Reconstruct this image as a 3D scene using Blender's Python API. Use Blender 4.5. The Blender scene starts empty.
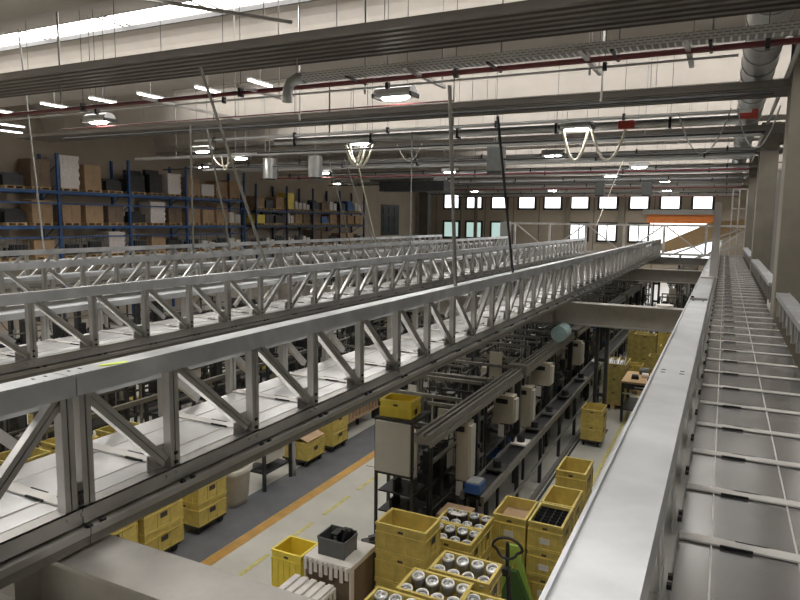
import bpy, math, random
from mathutils import Vector, Matrix
C = bpy.context.scene.collection
H = 4.7                      # eye height above the shop floor
PI = math.pi
rnd = random.Random(7)

# ------------------------------------------------------------------ materials
def new_mat(name):
    m = bpy.data.materials.new(name); m.use_nodes = True
    return m, m.node_tree.nodes, m.node_tree.links, m.node_tree.nodes['Principled BSDF']

def mat(name, col, rough=.6, metal=0., var=.12, scale=6., bump=0., rvar=0., stretch=None, spec=None):
    m, n, l, b = new_mat(name)
    b.inputs['Roughness'].default_value = rough
    b.inputs['Metallic'].default_value = metal
    if spec is not None: b.inputs['Specular IOR Level'].default_value = spec
    tc = n.new('ShaderNodeTexCoord'); mp = n.new('ShaderNodeMapping')
    l.new(tc.outputs['Object'], mp.inputs['Vector'])
    if stretch: mp.inputs['Scale'].default_value = stretch
    no = n.new('ShaderNodeTexNoise'); no.inputs['Scale'].default_value = scale
    no.inputs['Detail'].default_value = 5; no.inputs['Roughness'].default_value = .6
    l.new(mp.outputs[0], no.inputs['Vector'])
    cr = n.new('ShaderNodeValToRGB')
    cr.color_ramp.elements[0].position = .3; cr.color_ramp.elements[1].position = .7
    a = [max(0, c*(1-var)) for c in col]; d = [min(1, c*(1+var)) for c in col]
    cr.color_ramp.elements[0].color = (*a, 1); cr.color_ramp.elements[1].color = (*d, 1)
    l.new(no.outputs['Fac'], cr.inputs['Fac']); l.new(cr.outputs[0], b.inputs['Base Color'])
    if rvar:
        mr = n.new('ShaderNodeMapRange')
        mr.inputs['To Min'].default_value = max(.02, rough-rvar); mr.inputs['To Max'].default_value = rough+rvar
        l.new(no.outputs['Fac'], mr.inputs['Value']); l.new(mr.outputs[0], b.inputs['Roughness'])
    if bump:
        bu = n.new('ShaderNodeBump'); bu.inputs['Strength'].default_value = bump; bu.inputs['Distance'].default_value = .01
        l.new(no.outputs['Fac'], bu.inputs['Height']); l.new(bu.outputs[0], b.inputs['Normal'])
    return m

def emat(name, col, s):
    m, n, l, b = new_mat(name)
    b.inputs['Base Color'].default_value = (*col, 1)
    b.inputs['Emission Color'].default_value = (*col, 1); b.inputs['Emission Strength'].default_value = s
    return m

def galv(name, base, rough, metal, sc=30):
    """galvanised steel: faint spangle in colour and gloss"""
    m, n, l, b = new_mat(name)
    b.inputs['Metallic'].default_value = metal
    tc = n.new('ShaderNodeTexCoord')
    vo = n.new('ShaderNodeTexVoronoi'); vo.inputs['Scale'].default_value = sc
    no = n.new('ShaderNodeTexNoise'); no.inputs['Scale'].default_value = 2.2; no.inputs['Detail'].default_value = 3; no.inputs['Roughness'].default_value = .5; no.inputs['Distortion'].default_value = .6
    l.new(tc.outputs['Object'], vo.inputs['Vector']); l.new(tc.outputs['Object'], no.inputs['Vector'])
    mx = n.new('ShaderNodeMix'); mx.data_type = 'FLOAT'; mx.inputs[0].default_value = .97
    sp = n.new('ShaderNodeSeparateColor'); l.new(vo.outputs['Color'], sp.inputs[0])
    l.new(sp.outputs[0], mx.inputs[2]); l.new(no.outputs['Fac'], mx.inputs[3])
    cr = n.new('ShaderNodeValToRGB')
    cr.color_ramp.elements[0].position = .3; cr.color_ramp.elements[1].position = .68
    cr.color_ramp.elements[0].color = (*[c*.80 for c in base], 1); cr.color_ramp.elements[1].color = (*[min(1, c*1.12) for c in base], 1)
    l.new(mx.outputs[0], cr.inputs['Fac']); l.new(cr.outputs[0], b.inputs['Base Color'])
    mr = n.new('ShaderNodeMapRange'); mr.inputs['To Min'].default_value = rough*.85; mr.inputs['To Max'].default_value = rough*1.2
    l.new(mx.outputs[0], mr.inputs['Value']); l.new(mr.outputs[0], b.inputs['Roughness'])
    return m

M = {}
M['galv'] = galv('galvanised_steel', (.50, .49, .47), .36, .88)
M['galv_top'] = galv('galvanised_chord', (.62, .635, .65), .36, .82, 20)
M['deck'] = galv('bright_deck_sheet', (.84, .84, .84), .33, .8, 2)
M['deck_dim_reflection'] = galv('dim_reflection_deck_sheet', (.46, .455, .45), .22, .93, 12)  # darker copy of 'deck', its dimmer reflection at this angle painted into the colour
M['strip'] = galv('deck_strip', (.62, .60, .57), .45, .3, 12)
M['bolt'] = mat('black_bolt', (.03, .03, .03), .4, .6)
M['slot'] = mat('black_slot', (.008, .008, .008), .8)
M['girder'] = mat('girder_paint', (.48, .46, .43), .38, .85, .08, 5)
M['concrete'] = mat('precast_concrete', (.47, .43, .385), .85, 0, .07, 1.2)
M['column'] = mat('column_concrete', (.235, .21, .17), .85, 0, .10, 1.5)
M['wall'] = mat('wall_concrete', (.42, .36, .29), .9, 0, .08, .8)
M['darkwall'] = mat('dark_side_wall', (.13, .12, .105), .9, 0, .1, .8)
M['floor'] = mat('resin_floor', (.50, .49, .44), .35, 0, .14, .9, 0, .1)
M['lane'] = mat('grey_lane', (.12, .125, .135), .5, 0, .15, 3)
M['orange'] = mat('orange_line_paint', (.47, .27, .07), .5, 0, .2, 4)
M['yline'] = mat('yellow_line_paint', (.55, .49, .16), .5, 0, .25, 9)
M['groove'] = mat('floor_groove', (.03, .03, .03), .8)
M['radiant'] = mat('radiant_panel_paint', (.15, .135, .115), .5, .1, .06, 2)
M['yellow'] = mat('yellow_plastic', (.58, .455, .12), .5, 0, .2, 7)
M['yellow2'] = mat('yellow_plastic_worn', (.44, .36, .11), .55, 0, .25, 9)
M['brightyellow'] = mat('bright_yellow_plastic', (.85, .68, .08), .45, 0, .08, 7)
M['paper'] = mat('paper', (.62, .60, .56), .8)
M['dark'] = mat('dark_metal', (.045, .045, .047), .45, .4, .3, 8)
M['black'] = mat('black_rubber', (.015, .015, .016), .5)
M['alu'] = mat('aluminium_profile', (.22, .21, .185), .4, .5, .12, 9)
M['beige'] = mat('beige_enamel', (.42, .38, .29), .45, 0, .08, 5)
M['panelwhite'] = mat('pale_panel', (.52, .50, .44), .5, 0, .06, 3)
M['grime'] = mat('oily_machine', (.07, .066, .058), .4, .4, .6, 11)
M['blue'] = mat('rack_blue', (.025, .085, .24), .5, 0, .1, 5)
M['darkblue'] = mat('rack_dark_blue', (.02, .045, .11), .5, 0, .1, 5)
M['plasticblue'] = mat('blue_plastic', (.03, .10, .30), .45)
M['card'] = mat('cardboard', (.40, .27, .16), .8, 0, .14, 4)
M['card2'] = mat('dark_cardboard', (.20, .145, .10), .85, 0, .14, 4)
M['wood'] = mat('pallet_wood', (.55, .38, .20), .8, 0, .2, 8, stretch=(1, 8, 8))
M['wrap'] = mat('white_wrap', (.74, .68, .65), .35, 0, .25, 8, .6, stretch=(1, 1, 6))
M['wire'] = mat('wire_mesh_grey', (.25, .26, .26), .5, .5)
M['steel'] = mat('turned_steel', (.60, .60, .60), .28, .9, .2, 25)
M['ring'] = mat('bright_steel_ring', (.80, .79, .77), .35, .4, .06, 20)
M['winding'] = mat('dark_winding', (.07, .06, .055), .5, .3, .4, 40)
M['redpipe'] = mat('red_pipe_paint', (.13, .02, .022), .5)
M['redbox'] = mat('red_box_paint', (.42, .05, .035), .5)
M['pipe'] = mat('grey_pipe', (.42, .42, .41), .4, .4, .08, 5)
M['duct'] = galv('spiral_duct', (.46, .46, .45), .33, .8, 8)
M['cable'] = mat('cream_cable', (.75, .71, .60), .5)
M['greycable'] = mat('grey_cable', (.24, .24, .23), .5)
M['heater'] = mat('heater_casing', (.11, .115, .11), .4, .4)
M['lamp_shell'] = mat('lamp_shell', (.55, .55, .54), .3, .3)
M['lamp'] = emat('lamp_light', (1., .97, .90), 38)
M['tube'] = emat('tube_light', (1., .97, .92), 9)
M['sky'] = emat('skylight_daylight', (1., .975, .94), 9.0)
M['win'] = emat('window_daylight', (.95, .98, 1.), 1.7)
M['win2'] = emat('window_greenish_daylight', (.42, .58, .54), .75)
M['frame'] = mat('dark_window_frame', (.03, .03, .03), .5)
M['shutter'] = mat('orange_shutter', (.75, .24, .06), .6, 0, .08, 3)
M['lime'] = mat('lime_paint', (.33, .50, .09), .4)
M['green'] = mat('green_paint', (.06, .13, .035), .45)
M['white'] = mat('white_plastic_foam', (.74, .70, .66), .6, 0, .06, 5)
M['greybox'] = mat('grey_plastic', (.10, .105, .105), .5)
M['bin'] = mat('pale_bin_plastic', (.42, .38, .31), .5)
M['pink'] = mat('pink_cloth', (.50, .30, .34), .8)
M['teal'] = mat('pale_teal_plastic', (.30, .42, .42), .4)
M['bluewhite'] = mat('safety_white_tape', (.7, .7, .68), .6)
M['highvis'] = mat('yellow_green_tape', (.70, .85, .08), .5)

def deck_floor_rough():
    pass

# perforated tray material: dark slots by a brick texture
def perf(name, base, sc, rw, rh, mortar):
    m, n, l, b = new_mat(name)
    tc = n.new('ShaderNodeTexCoord'); mp = n.new('ShaderNodeMapping'); mp.inputs['Rotation'].default_value = (PI/2, 0, 0)
    br = n.new('ShaderNodeTexBrick'); br.inputs['Scale'].default_value = sc
    br.inputs['Brick Width'].default_value = rw; br.inputs['Row Height'].default_value = rh; br.inputs['Mortar Size'].default_value = mortar
    br.inputs['Color1'].default_value = (.22, .21, .2, 1); br.inputs['Color2'].default_value = (.25, .24, .23, 1); br.inputs['Mortar'].default_value = (*base, 1)
    l.new(tc.outputs['Object'], mp.inputs[0]); l.new(mp.outputs[0], br.inputs['Vector']); l.new(br.outputs['Color'], b.inputs['Base Color'])
    b.inputs['Roughness'].default_value = .4; b.inputs['Metallic'].default_value = .3
    return m
M['perf'] = perf('perforated_tray', (.74, .74, .72), 1, .085, .034, .013)

# ------------------------------------------------------------------ mesh builder
class MB:
    def __init__(s): s.v = []; s.f = []; s.m = []; s.sm = []
    def add(s, vs, fs, mi=0, sm=False):
        o = len(s.v); s.v += [tuple(v) for v in vs]
        for f in fs: s.f.append(tuple(i+o for i in f)); s.m.append(mi); s.sm.append(sm)
        return s
    def box(s, x0, x1, y0, y1, z0, z1, mi=0):
        vs = [(x, y, z) for x in (x0, x1) for y in (y0, y1) for z in (z0, z1)]
        return s.add(vs, [(0, 1, 3, 2), (4, 6, 7, 5), (0, 4, 5, 1), (2, 3, 7, 6), (0, 2, 6, 4), (1, 5, 7, 3)], mi)
    def obox(s, c, size, mtx, mi=0):
        a, b, d = [q/2 for q in size]
        vs = [Vector(c) + mtx @ Vector((x*a, y*b, z*d)) for x in (-1, 1) for y in (-1, 1) for z in (-1, 1)]
        return s.add(vs, [(0, 1, 3, 2), (4, 6, 7, 5), (0, 4, 5, 1), (2, 3, 7, 6), (0, 2, 6, 4), (1, 5, 7, 3)], mi)
    def bar(s, p0, p1, w, h, side=(1, 0, 0), mi=0):
        """rectangular bar from p0 to p1; w measured along `side`, h across"""
        p0, p1 = Vector(p0), Vector(p1); d = p1-p0; L = d.length; d.normalize()
        sx = Vector(side); sx = (sx - d*sx.dot(d)).normalized(); sy = d.cross(sx)
        m = Matrix((sx, d, sy)).transposed()
        return s.obox((p0+p1)/2, (w, L, h), m, mi)
    def tube(s, pts, r, n=8, mi=0, caps=True):
        pts = [Vector(p) for p in pts]; rings = []; up = None
        for i, p in enumerate(pts):
            d = (pts[min(i+1, len(pts)-1)] - pts[max(i-1, 0)]).normalized()
            if up is None: up = Vector((0, 0, 1)) if abs(d.z) < .9 else Vector((1, 0, 0))
            a = d.cross(up).normalized(); b = a.cross(d).normalized(); up = b
            rr = r[i] if isinstance(r, (list, tuple)) else r
            rings.append([p + (a*math.cos(2*PI*k/n) + b*math.sin(2*PI*k/n))*rr for k in range(n)])
        vs = [v for q in rings for v in q]; fs = []
        for i in range(len(rings)-1):
            for k in range(n):
                a0 = i*n+k; b0 = i*n+(k+1) % n
                fs.append((a0, b0, b0+n, a0+n))
        s.add(vs, fs, mi, True)
        if caps:
            s.add(rings[0], [tuple(range(n))[::-1]], mi); s.add(rings[-1], [tuple(range(n))], mi)
        return s
    def prism(s, prof, axis, a0, a1, mi=0, sm=False):
        """closed 2-D outline extruded along an axis ('x': (y,z) outline, 'y': (x,z), 'z': (x,y))"""
        def P(p, a): return {'x': (a, p[0], p[1]), 'y': (p[0], a, p[1]), 'z': (p[0], p[1], a)}[axis]
        n = len(prof); vs = [P(p, a0) for p in prof] + [P(p, a1) for p in prof]
        fs = [(i, (i+1) % n, (i+1) % n + n, i+n) for i in range(n)]
        s.add(vs, fs, mi, sm)
        s.add(vs[:n], [tuple(range(n))[::-1]], mi); s.add(vs[n:], [tuple(range(n))], mi)
        return s
    def lathe(s, prof, c=(0, 0, 0), n=16, mi=0):
        vs = []
        for r, z in prof: vs += [(c[0]+r*math.cos(2*PI*k/n), c[1]+r*math.sin(2*PI*k/n), c[2]+z) for k in range(n)]
        fs = []
        for i in range(len(prof)-1):
            for k in range(n):
                a0 = i*n+k; b0 = i*n+(k+1) % n; fs.append((a0, b0, b0+n, a0+n))
        return s.add(vs, fs, mi, True)
    def build(s, name, mats, parent=None, loc=None, bevel=0):
        me = bpy.data.meshes.new(name); me.from_pydata(s.v, [], s.f)
        if not isinstance(mats, (list, tuple)): mats = [mats]
        for q in mats: me.materials.append(M[q] if isinstance(q, str) else q)
        me.polygons.foreach_set('material_index', s.m); me.polygons.foreach_set('use_smooth', s.sm)
        import bmesh
        bm = bmesh.new(); bm.from_mesh(me); bmesh.ops.recalc_face_normals(bm, faces=bm.faces); bm.to_mesh(me); bm.free()
        me.update()
        o = bpy.data.objects.new(name, me); C.objects.link(o)
        if parent: o.parent = parent
        if loc: o.location = loc
        if bevel:
            b = o.modifiers.new('bevel', 'BEVEL'); b.width = bevel; b.segments = 2; b.limit_method = 'ANGLE'
        return o

def tag(o, label=None, cat=None, group=None, kind=None):
    if label: o['label'] = label
    if cat: o['category'] = cat
    if group: o['group'] = group
    if kind: o['kind'] = kind
    return o
def thing(name, label, cat, loc=(0, 0, 0), rz=0, group=None):
    o = bpy.data.objects.new(name, None); C.objects.link(o); o.empty_display_size = .1
    o.location = loc; o.rotation_euler = (0, 0, rz)
    return tag(o, label, cat, group)
def dup(root, loc, rz=None, label=None, group=None):
    def cp(o, par):
        c = o.copy(); C.objects.link(c)
        if par: c.parent = par
        for ch in list(o.children): cp(ch, c)
        return c
    r = cp(root, None); r.location = loc
    if rz is not None: r.rotation_euler = (0, 0, rz)
    if label: r['label'] = label
    if group: r['group'] = group
    return r
def struct(o): o['kind'] = 'structure'; return o
ORD = ['first', 'second', 'third', 'fourth', 'fifth', 'sixth', 'seventh', 'eighth', 'ninth', 'tenth', 'eleventh', 'twelfth', 'thirteenth',
       'fourteenth', 'fifteenth', 'sixteenth', 'seventeenth', 'eighteenth', 'nineteenth', 'twentieth', 'twenty-first', 'twenty-second', 'twenty-third', 'twenty-fourth', 'twenty-fifth']
def arc_pts(p0, p1, sag, n=12):
    p0, p1 = Vector(p0), Vector(p1); out = []
    for i in range(n+1):
        t = i/n; p = p0.lerp(p1, t); p.z -= sag*4*t*(1-t); out.append(p)
    return out

# ------------------------------------------------------------------ setting
XL, XR, YF = -26.0, 3.0, 58.0
m = MB(); m.box(XL, XR, -6, YF, -.2, 0); struct(m.build('floor', 'floor'))
m = MB(); m.box(-6.98, -6.16, -6, YF, .001, .004); struct(m.build('trim_1', 'lane'))
m = MB(); m.box(-6.15, -5.97, -6, YF, .001, .005); struct(m.build('trim_2', 'orange'))
m = MB()
for k in range(40): m.box(-5.5, -5.44, 4+k*1.1, 4+k*1.1+.8, .001, .004)
struct(m.build('trim_3', 'yline'))
m = MB(); m.box(-2.58, -2.53, 6, 40, .001, .004); m.box(-5.9, -4.2, 10.55, 10.57, .001, .003); struct(m.build('trim_4', 'groove'))
m = MB(); m.box(-1.9, -1.84, 8.9, 40, .001, .004); struct(m.build('trim_5', 'yline'))
m = MB(); m.box(XL-.3, XL, -6, YF, -.2, 9.6); struct(m.build('wall_left', 'wall'))
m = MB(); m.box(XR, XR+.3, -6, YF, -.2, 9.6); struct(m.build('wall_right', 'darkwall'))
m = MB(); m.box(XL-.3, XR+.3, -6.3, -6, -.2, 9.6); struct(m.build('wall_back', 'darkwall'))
# far wall, with the loading door opening
DX0, DX1, DZ0, DZ1 = -5.9, -.8, 1.4, 4.75
m = MB()
m.box(XL-.3, DX0, YF, YF+.3, -.2, 9.6); m.box(DX1, XR+.3, YF, YF+.3, -.2, 9.6)
m.box(DX0, DX1, YF, YF+.3, DZ1+.55, 9.6); m.box(DX0, DX1, YF, YF+.3, -.2, DZ0)
for x in (-24.9, -22.4, -20, -17.3, -14.95, -12.55, -10.2, -7.8, -5.35):
    m.box(x+.03-.06, x+.03+.0, YF-.03, YF, 0, 9, 1)
struct(m.build('wall_far', ['wall', 'darkwall']))
m = MB()
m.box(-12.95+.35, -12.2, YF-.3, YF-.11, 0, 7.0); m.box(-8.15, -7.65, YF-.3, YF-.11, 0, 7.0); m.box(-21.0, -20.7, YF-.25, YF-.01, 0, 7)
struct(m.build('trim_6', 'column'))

# roof: precast wing elements, a skylight strip between each pair
def wing(k):
    y = 12.6 + 6*k; z0, z1 = H+3.5, H+4.5
    prof = []
    for t in [i/6 for i in range(7)]:      # near wing, tip -> stem
        prof.append((y-.65+.65*t**.7, z1-(z1-z0)*t**1.6))
    prof.append((y+1.3, z0))
    for t in [i/8 for i in range(1, 9)]:   # far wing, stem -> tip
        prof.append((y+1.3+2.95*t, z0+(z1-z0)*t**.85))
    prof += [(y+4.25, z1+.14), (y+1.0, z0+.3), (y+.3, z0+.3), (y-.65, z1+.14)]
    return prof
def roofz(y):
    t = (y-12.6+.65) % 6 - .65
    if t < 0: return H+4.5-min(1, ((t+.65)/.65)**(1/.7))**1.6
    if t <= 1.3: return H+3.5
    if t <= 4.25: return H+3.5+((t-1.3)/2.95)**.85
    return H+4.6
m = MB()
for k in range(-3, 8): m.prism(wing(k), 'x', XL-.3, XR+.3)
m.box(XL-.3, XR+.3, -7, -4.9, H+4.5, H+4.7)
for k in range(1, 8): m.box(XL-.3, -18.0 if k < 3 else -13.0, 10.8+6*k, 12.0+6*k, H+4.5, H+4.62)  # roof plates added over the left ends of the skylights to darken that side
m.box(XL-.3, XR+.3, 58.5, 59, H+3.0, H+4.7)
struct(m.build('ceiling', 'concrete'))
for k in range(-2, 8):
    sx = XL if k < 1 else (-18.0 if k < 3 else -13.0)
    y0 = 10.85+6*k; w = struct(MB().box(sx, XR, y0, y0+1.1, H+4.66, H+4.70).build('window_%d' % (k+3), 'sky'))
    b = MB(); x = sx+.8
    while x < XR:
        for d in (0, .22): b.box(x+d, x+d+.03, y0-.02, y0+1.12, H+4.62, H+4.65)
        x += 2.9
    b.box(sx, XR, y0+1.04, y0+1.1, H+4.5, H+4.6); b.box(sx, XR, y0, y0+.05, H+4.5, H+4.6)
    b.build('window_frame', 'frame', w)

# far-wall windows
wn = 20
def window(x0, x1, z0, z1, mm, split=0):
    global wn; wn += 1
    w = MB().box(x0, x1, YF-.05, YF-.03, z0, z1).build('window_%d' % wn, mm); struct(w)
    f = MB(); t = .17
    f.box(x0-t, x0, YF-.10, YF-.005, z0-t, z1+t); f.box(x1, x1+t, YF-.10, YF-.005, z0-t, z1+t)
    f.box(x0, x1, YF-.10, YF-.005, z0-t, z0); f.box(x0, x1, YF-.10, YF-.005, z1, z1+t)
    if split: f.box((x0+x1)/2-.05, (x0+x1)/2+.05, YF-.10, YF-.005, z0, z1)
    f.build('window_frame', 'frame', w)
for x in (-24.0, -21.75, -19.3, -16.76, -14.45, -12.1, -9.75, -7.25, -4.85, -2.45):
    window(x, x+1.36, H+1.2, H+2.38, 'win')
for x, q in ((-24.0, 'win2'), (-21.75, 'win2'), (-19.3, 'win2'), (-12.1, 'win'), (-9.75, 'win'), (-7.2, 'win')):
    window(x, x+1.4, H-1.5, H-.15, q, x > -13)
# loading door: daylight beyond, orange shutter head
d = struct(MB().box(DX0, DX1, YF+.1, YF+.12, DZ0, DZ1+.55).build('door_1', 'win'))
MB().box(DX0, DX1, YF-.2, YF+.05, DZ1-.05, DZ1+.65).build('shutter', 'shutter', d)
MB().box(DX0-.3, DX1+.3, YF-.4, YF-.01, DZ1+.66, DZ1+1.05).build('lintel', 'pipe', d)
m = MB(); m.box(XL+.001, XL+.06, 48.8, 52.1, H-1.31, H+1.28)
for i in range(3):
    for j in range(3): m.box(XL+.06, XL+.1, 49.1+i*1.0, 49.8+i*1.0, H-1.05+j*.78, H-.5+j*.78, 1)
tag(m.build('notice_board', ['frame', 'dark']), 'tall black board of small panels on the left wall beyond the racks', 'board')

# precast columns
for k, (y, lab) in enumerate([(13.7, 'nearest grey concrete column rising beside the right-hand walkway'), (25.9, 'second grey concrete column along the right-hand walkway'),
                   (38.1, 'farthest concrete column at the end of the right-hand walkway')]):
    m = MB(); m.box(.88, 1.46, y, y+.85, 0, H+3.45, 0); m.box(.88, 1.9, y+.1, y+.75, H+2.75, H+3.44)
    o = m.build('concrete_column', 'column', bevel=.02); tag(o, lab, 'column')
for lab, y in (('dark concrete column at the left-wall corner far behind the bridges', 55.5),):
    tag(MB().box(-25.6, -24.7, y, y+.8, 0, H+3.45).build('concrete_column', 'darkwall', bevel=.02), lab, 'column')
tag(MB().box(-12.1, -11.6, 37.9, 38.4, 0, H-.02).build('concrete_column', 'pipe', bevel=.01), 'pale square post under the left end of the far cross truss', 'column')

# ------------------------------------------------------------------ truss bridges
BAY = .7925
Y0 = 2.28
ZT, ZTB, ZBT, ZB = H-.85, H-.955, H-1.58, H-1.72
LOWT = H-1.18
def bridge(name, label, xf, s, dw, y0i, y1i, breaks=None, lowgap=0., wide=.2, Yf=None, zdk=None, dmat='deck', da=.10, pa=.01, cuts=None):
    """xf: outer face of the high truss; s: side of the deck (+1/-1); bays y0i..y1i counted from the first splice"""
    r = thing(name, label, 'truss bridge', (xf, 0, 0))
    X = lambda a: s*a                      # a measured from the outer face towards the deck
    def bx(m, a0, a1, y0, y1, z0, z1, mi=0):
        x0, x1 = sorted((X(a0), X(a1))); m.box(x0, x1, y0, y1, z0, z1, mi)
    if Yf is None: Yf = lambda i: Y0+12.58*(i//16)+(0 if i % 16 == 0 else .69+.8*(i % 16-1))
    ys = [Yf(i) for i in range(y0i, y1i+1)]
    cuts = cuts or [y0i] + [i for i in range(-16, 64, 16) if y0i < i < y1i] + [y1i]
    lo = .2+dw
    cw = wide
    for a, b in zip(cuts[:-1], cuts[1:]):
        ya, yb = Yf(a)+.004, Yf(b)-.004
        m = MB()                            # top chord: shallow closed channel with a raised outer lip
        bx(m, 0, cw, ya, yb, ZTB, ZT); bx(m, 0, .012, ya, yb, ZT, ZT+.014); bx(m, cw-.01, cw, ya, yb, ZTB-.02, ZTB)
        for yy in (ya+.10, yb-.10, (ya+yb)/2):
            for q in (.05, .15):
                bx(m, q-.012, q+.012, yy-.04, yy-.03, ZT, ZT+.002, 1); bx(m, q-.012, q+.012, yy+.03, yy+.04, ZT, ZT+.002, 1)
        m.build('top_chord', ['galv_top', 'slot'], r)
        m = MB()                            # bottom chord: web + sloping ledge + lip, black bolts at each node
        bx(m, .0, .012, ya, yb, ZB+.05, ZBT); bx(m, .0, .20, ya, yb, ZB, ZB+.02); bx(m, .188, .2, ya, yb, ZB+.02, ZBT-.03)
        bx(m, -.055, 0, ya, yb, ZB+.02, ZB+.032); bx(m, -.06, -.052, ya, yb, ZB, ZB+.04); bx(m, .0, .2 if s > 0 else .1, ya, yb, ZBT-.006, ZBT)
        bx(m, -.05, -.045, ya, yb, ZB-.055, ZB+.001, 2); bx(m, -.045, -.01, ya, yb, ZB-.055, ZB-.05, 2)
        for i in range(a, b):
            y = Yf(i)
            for q in (-.05, .035):
                bx(m, -.045, -.018, y+q+.05, y+q+.078, ZB+.032, ZB+.05, 1)
                bx(m, -.012, 0, y+q-.05, y+q-.03, ZBT-.04, ZBT-.02, 0)
                bx(m, .19, .212, y+q+.05, y+q+.078, ZBT, ZBT+.022, 1)
        m.build('bottom_chord', ['galv', 'bolt', 'alu'], r)
    def post(m, y, z0, z1, a, w=.034):
        bx(m, a, a+.06, y-w-.004, y-.004, z0, z1); bx(m, a, a+.06, y+.004, y+w+.004, z0, z1)
        bx(m, a+.03, a+.045, y-.004, y+.004, z0, z1, 1)
    mid = 8
    for n, y in enumerate(ys):
        i = y0i+n; m = MB()
        if i % 16 == 0:
            post(m, y-.055, ZBT-.02, ZTB, pa, .032); post(m, y+.055, ZBT-.02, ZTB, pa, .032)
        else: post(m, y, ZBT-.02, ZTB, pa)
        bx(m, pa+.06, pa+.066, y-.09, y+.09, ZBT-.02, ZBT+.12); 
        for q in (.03, .09): bx(m, pa-.01, pa, y-.012, y+.012, ZBT+q-.01, ZBT+q+.01, 2)
        m.build('post', ['galv', 'slot', 'bolt'], r)
        if n < len(ys)-1:
            down = (i % 16) < 8                # descends away from the viewer in the first half of a segment
            za, zb = (ZTB+.005, ZBT+.05) if down else (ZBT+.05, ZTB+.005)
            m = MB(); ya, yb = y+.07, ys[n+1]-.07
            for q in (-.019, .019):
                p0 = Vector((X(pa+.04), ya, za)); p1 = Vector((X(pa+.04), yb, zb)); dd = (p1-p0).normalized(); nn = Vector((0, -dd.z, dd.y))
                m.bar(p0+nn*q, p1+nn*q, .05, .03)
            m.bar((X(pa+.04), ya, za), (X(pa+.04), yb, zb), .02, .02)
            yb2 = ys[n+1] if down else y
            sgn = -1 if down else 1
            g = [(yb2, ZBT-.02), (yb2+sgn*.17, ZBT-.02), (yb2+sgn*.17, ZBT+.10), (yb2+sgn*.10, ZBT+.15), (yb2, ZBT+.15)]
            m.prism(g, 'x', *sorted((X(pa+.066), X(pa+.072))))
            m.build('diagonal', 'galv', r)
    # low truss on the other side of the deck
    LT, LTB = LOWT, LOWT-.08
    rng = [(y0i, y1i)] if breaks is None else breaks
    def lowtruss(ia, ib):
        cs = [ia] + [i for i in range(-16, 64, 16) if ia < i < ib] + [ib]
        for a, b in zip(cs[:-1], cs[1:]):
            ya, yb = Yf(a)+.004, Yf(b)-.004
            m = MB(); bx(m, lo+lowgap, lo+lowgap+cw, ya, yb, LTB, LT); bx(m, lo+lowgap+cw-.012, lo+lowgap+cw, ya, yb, LT, LT+.012)
            m.build('low_chord', 'galv_top', r)
        for i in range(ia, ib+1):
            y = Yf(i); m = MB()
            if i == ia: y += .06
            if i == ib: y -= .06
            post(m, y, ZBT-.02, LTB, lo+lowgap+.03); m.build('low_post', ['galv', 'slot'], r)
            if i < ib:
                down = (i % 16) < 8
                za, zb = (LTB, ZBT+.03) if down else (ZBT+.03, LTB)
                m = MB(); hb_ = (Yf(i+1)-Yf(i))*.48; m.bar((X(lo+lowgap+.07), (Yf(i)+.05) if down else (Yf(i+1)-hb_), za), (X(lo+lowgap+.07), (Yf(i)+hb_) if down else (Yf(i+1)-.05), zb), .045, .06)
                m.build('low_diagonal', 'galv', r)
    for a, b in rng: lowtruss(a, b)
    m = MB(); bx(m, lo, lo+cw+lowgap, ys[0], ys[-1], ZB, ZB+.02); bx(m, lo, lo+.012, ys[0], ys[-1], ZB+.02, ZBT-.04)
    if breaks is None: m.build('low_bottom_chord', 'galv', r)
    # deck of bright sheets with standing seams, cross strips with slots
    sa = .24 if s < 0 else .40; zd = zdk or (ZBT+.004)
    m = MB(); bx(m, da, lo-.002, ys[0], ys[-1], zd-.012, zd)
    k = da+.16
    while k < lo-.05:
        bx(m, k-.004, k+.004, ys[0], ys[-1], zd, zd+.006, 1); k += .39
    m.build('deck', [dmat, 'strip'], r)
    for i in range(y0i, y1i+1):
        y = Yf(i)-.02; m = MB(); bx(m, da+.01, lo-.004, y-.04, y+.04, zd+.004, zd+.014)
        for q in (-.044, .036): bx(m, sa+(.07 if q > 0 else 0), sa+.15+(.07 if q > 0 else 0), y+q-.003, y+q+.008, zd+.005, zd+.016, 1)
        m.build('cross_strip', ['strip', 'slot'], r)
    return r

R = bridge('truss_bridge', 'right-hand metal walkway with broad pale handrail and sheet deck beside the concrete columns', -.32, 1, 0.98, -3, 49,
           breaks=[(-3, 15), (18, 32), (35, 49)], lowgap=.005, Yf=lambda i: 2.18+.73*i, zdk=H-1.65, dmat='deck_dim_reflection', da=.20, pa=.105, cuts=[-3, 8, 24, 40, 49])
T1 = bridge('truss_bridge', 'nearest long galvanised truss bridge crossing the frame from lower left', -3.04, -1, .68, -6, 45)
T2 = bridge('truss_bridge', 'second galvanised truss bridge, directly behind the nearest one', -6.76, -1, .68, -4, 43)
T3 = bridge('truss_bridge', 'third galvanised truss bridge from the front, before the farthest', -11.05, -1, .68, 2, 43)
T4 = bridge('truss_bridge', 'farthest galvanised truss bridge, in front of the blue racks', -15.1, -1, .68, 5, 43)

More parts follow.
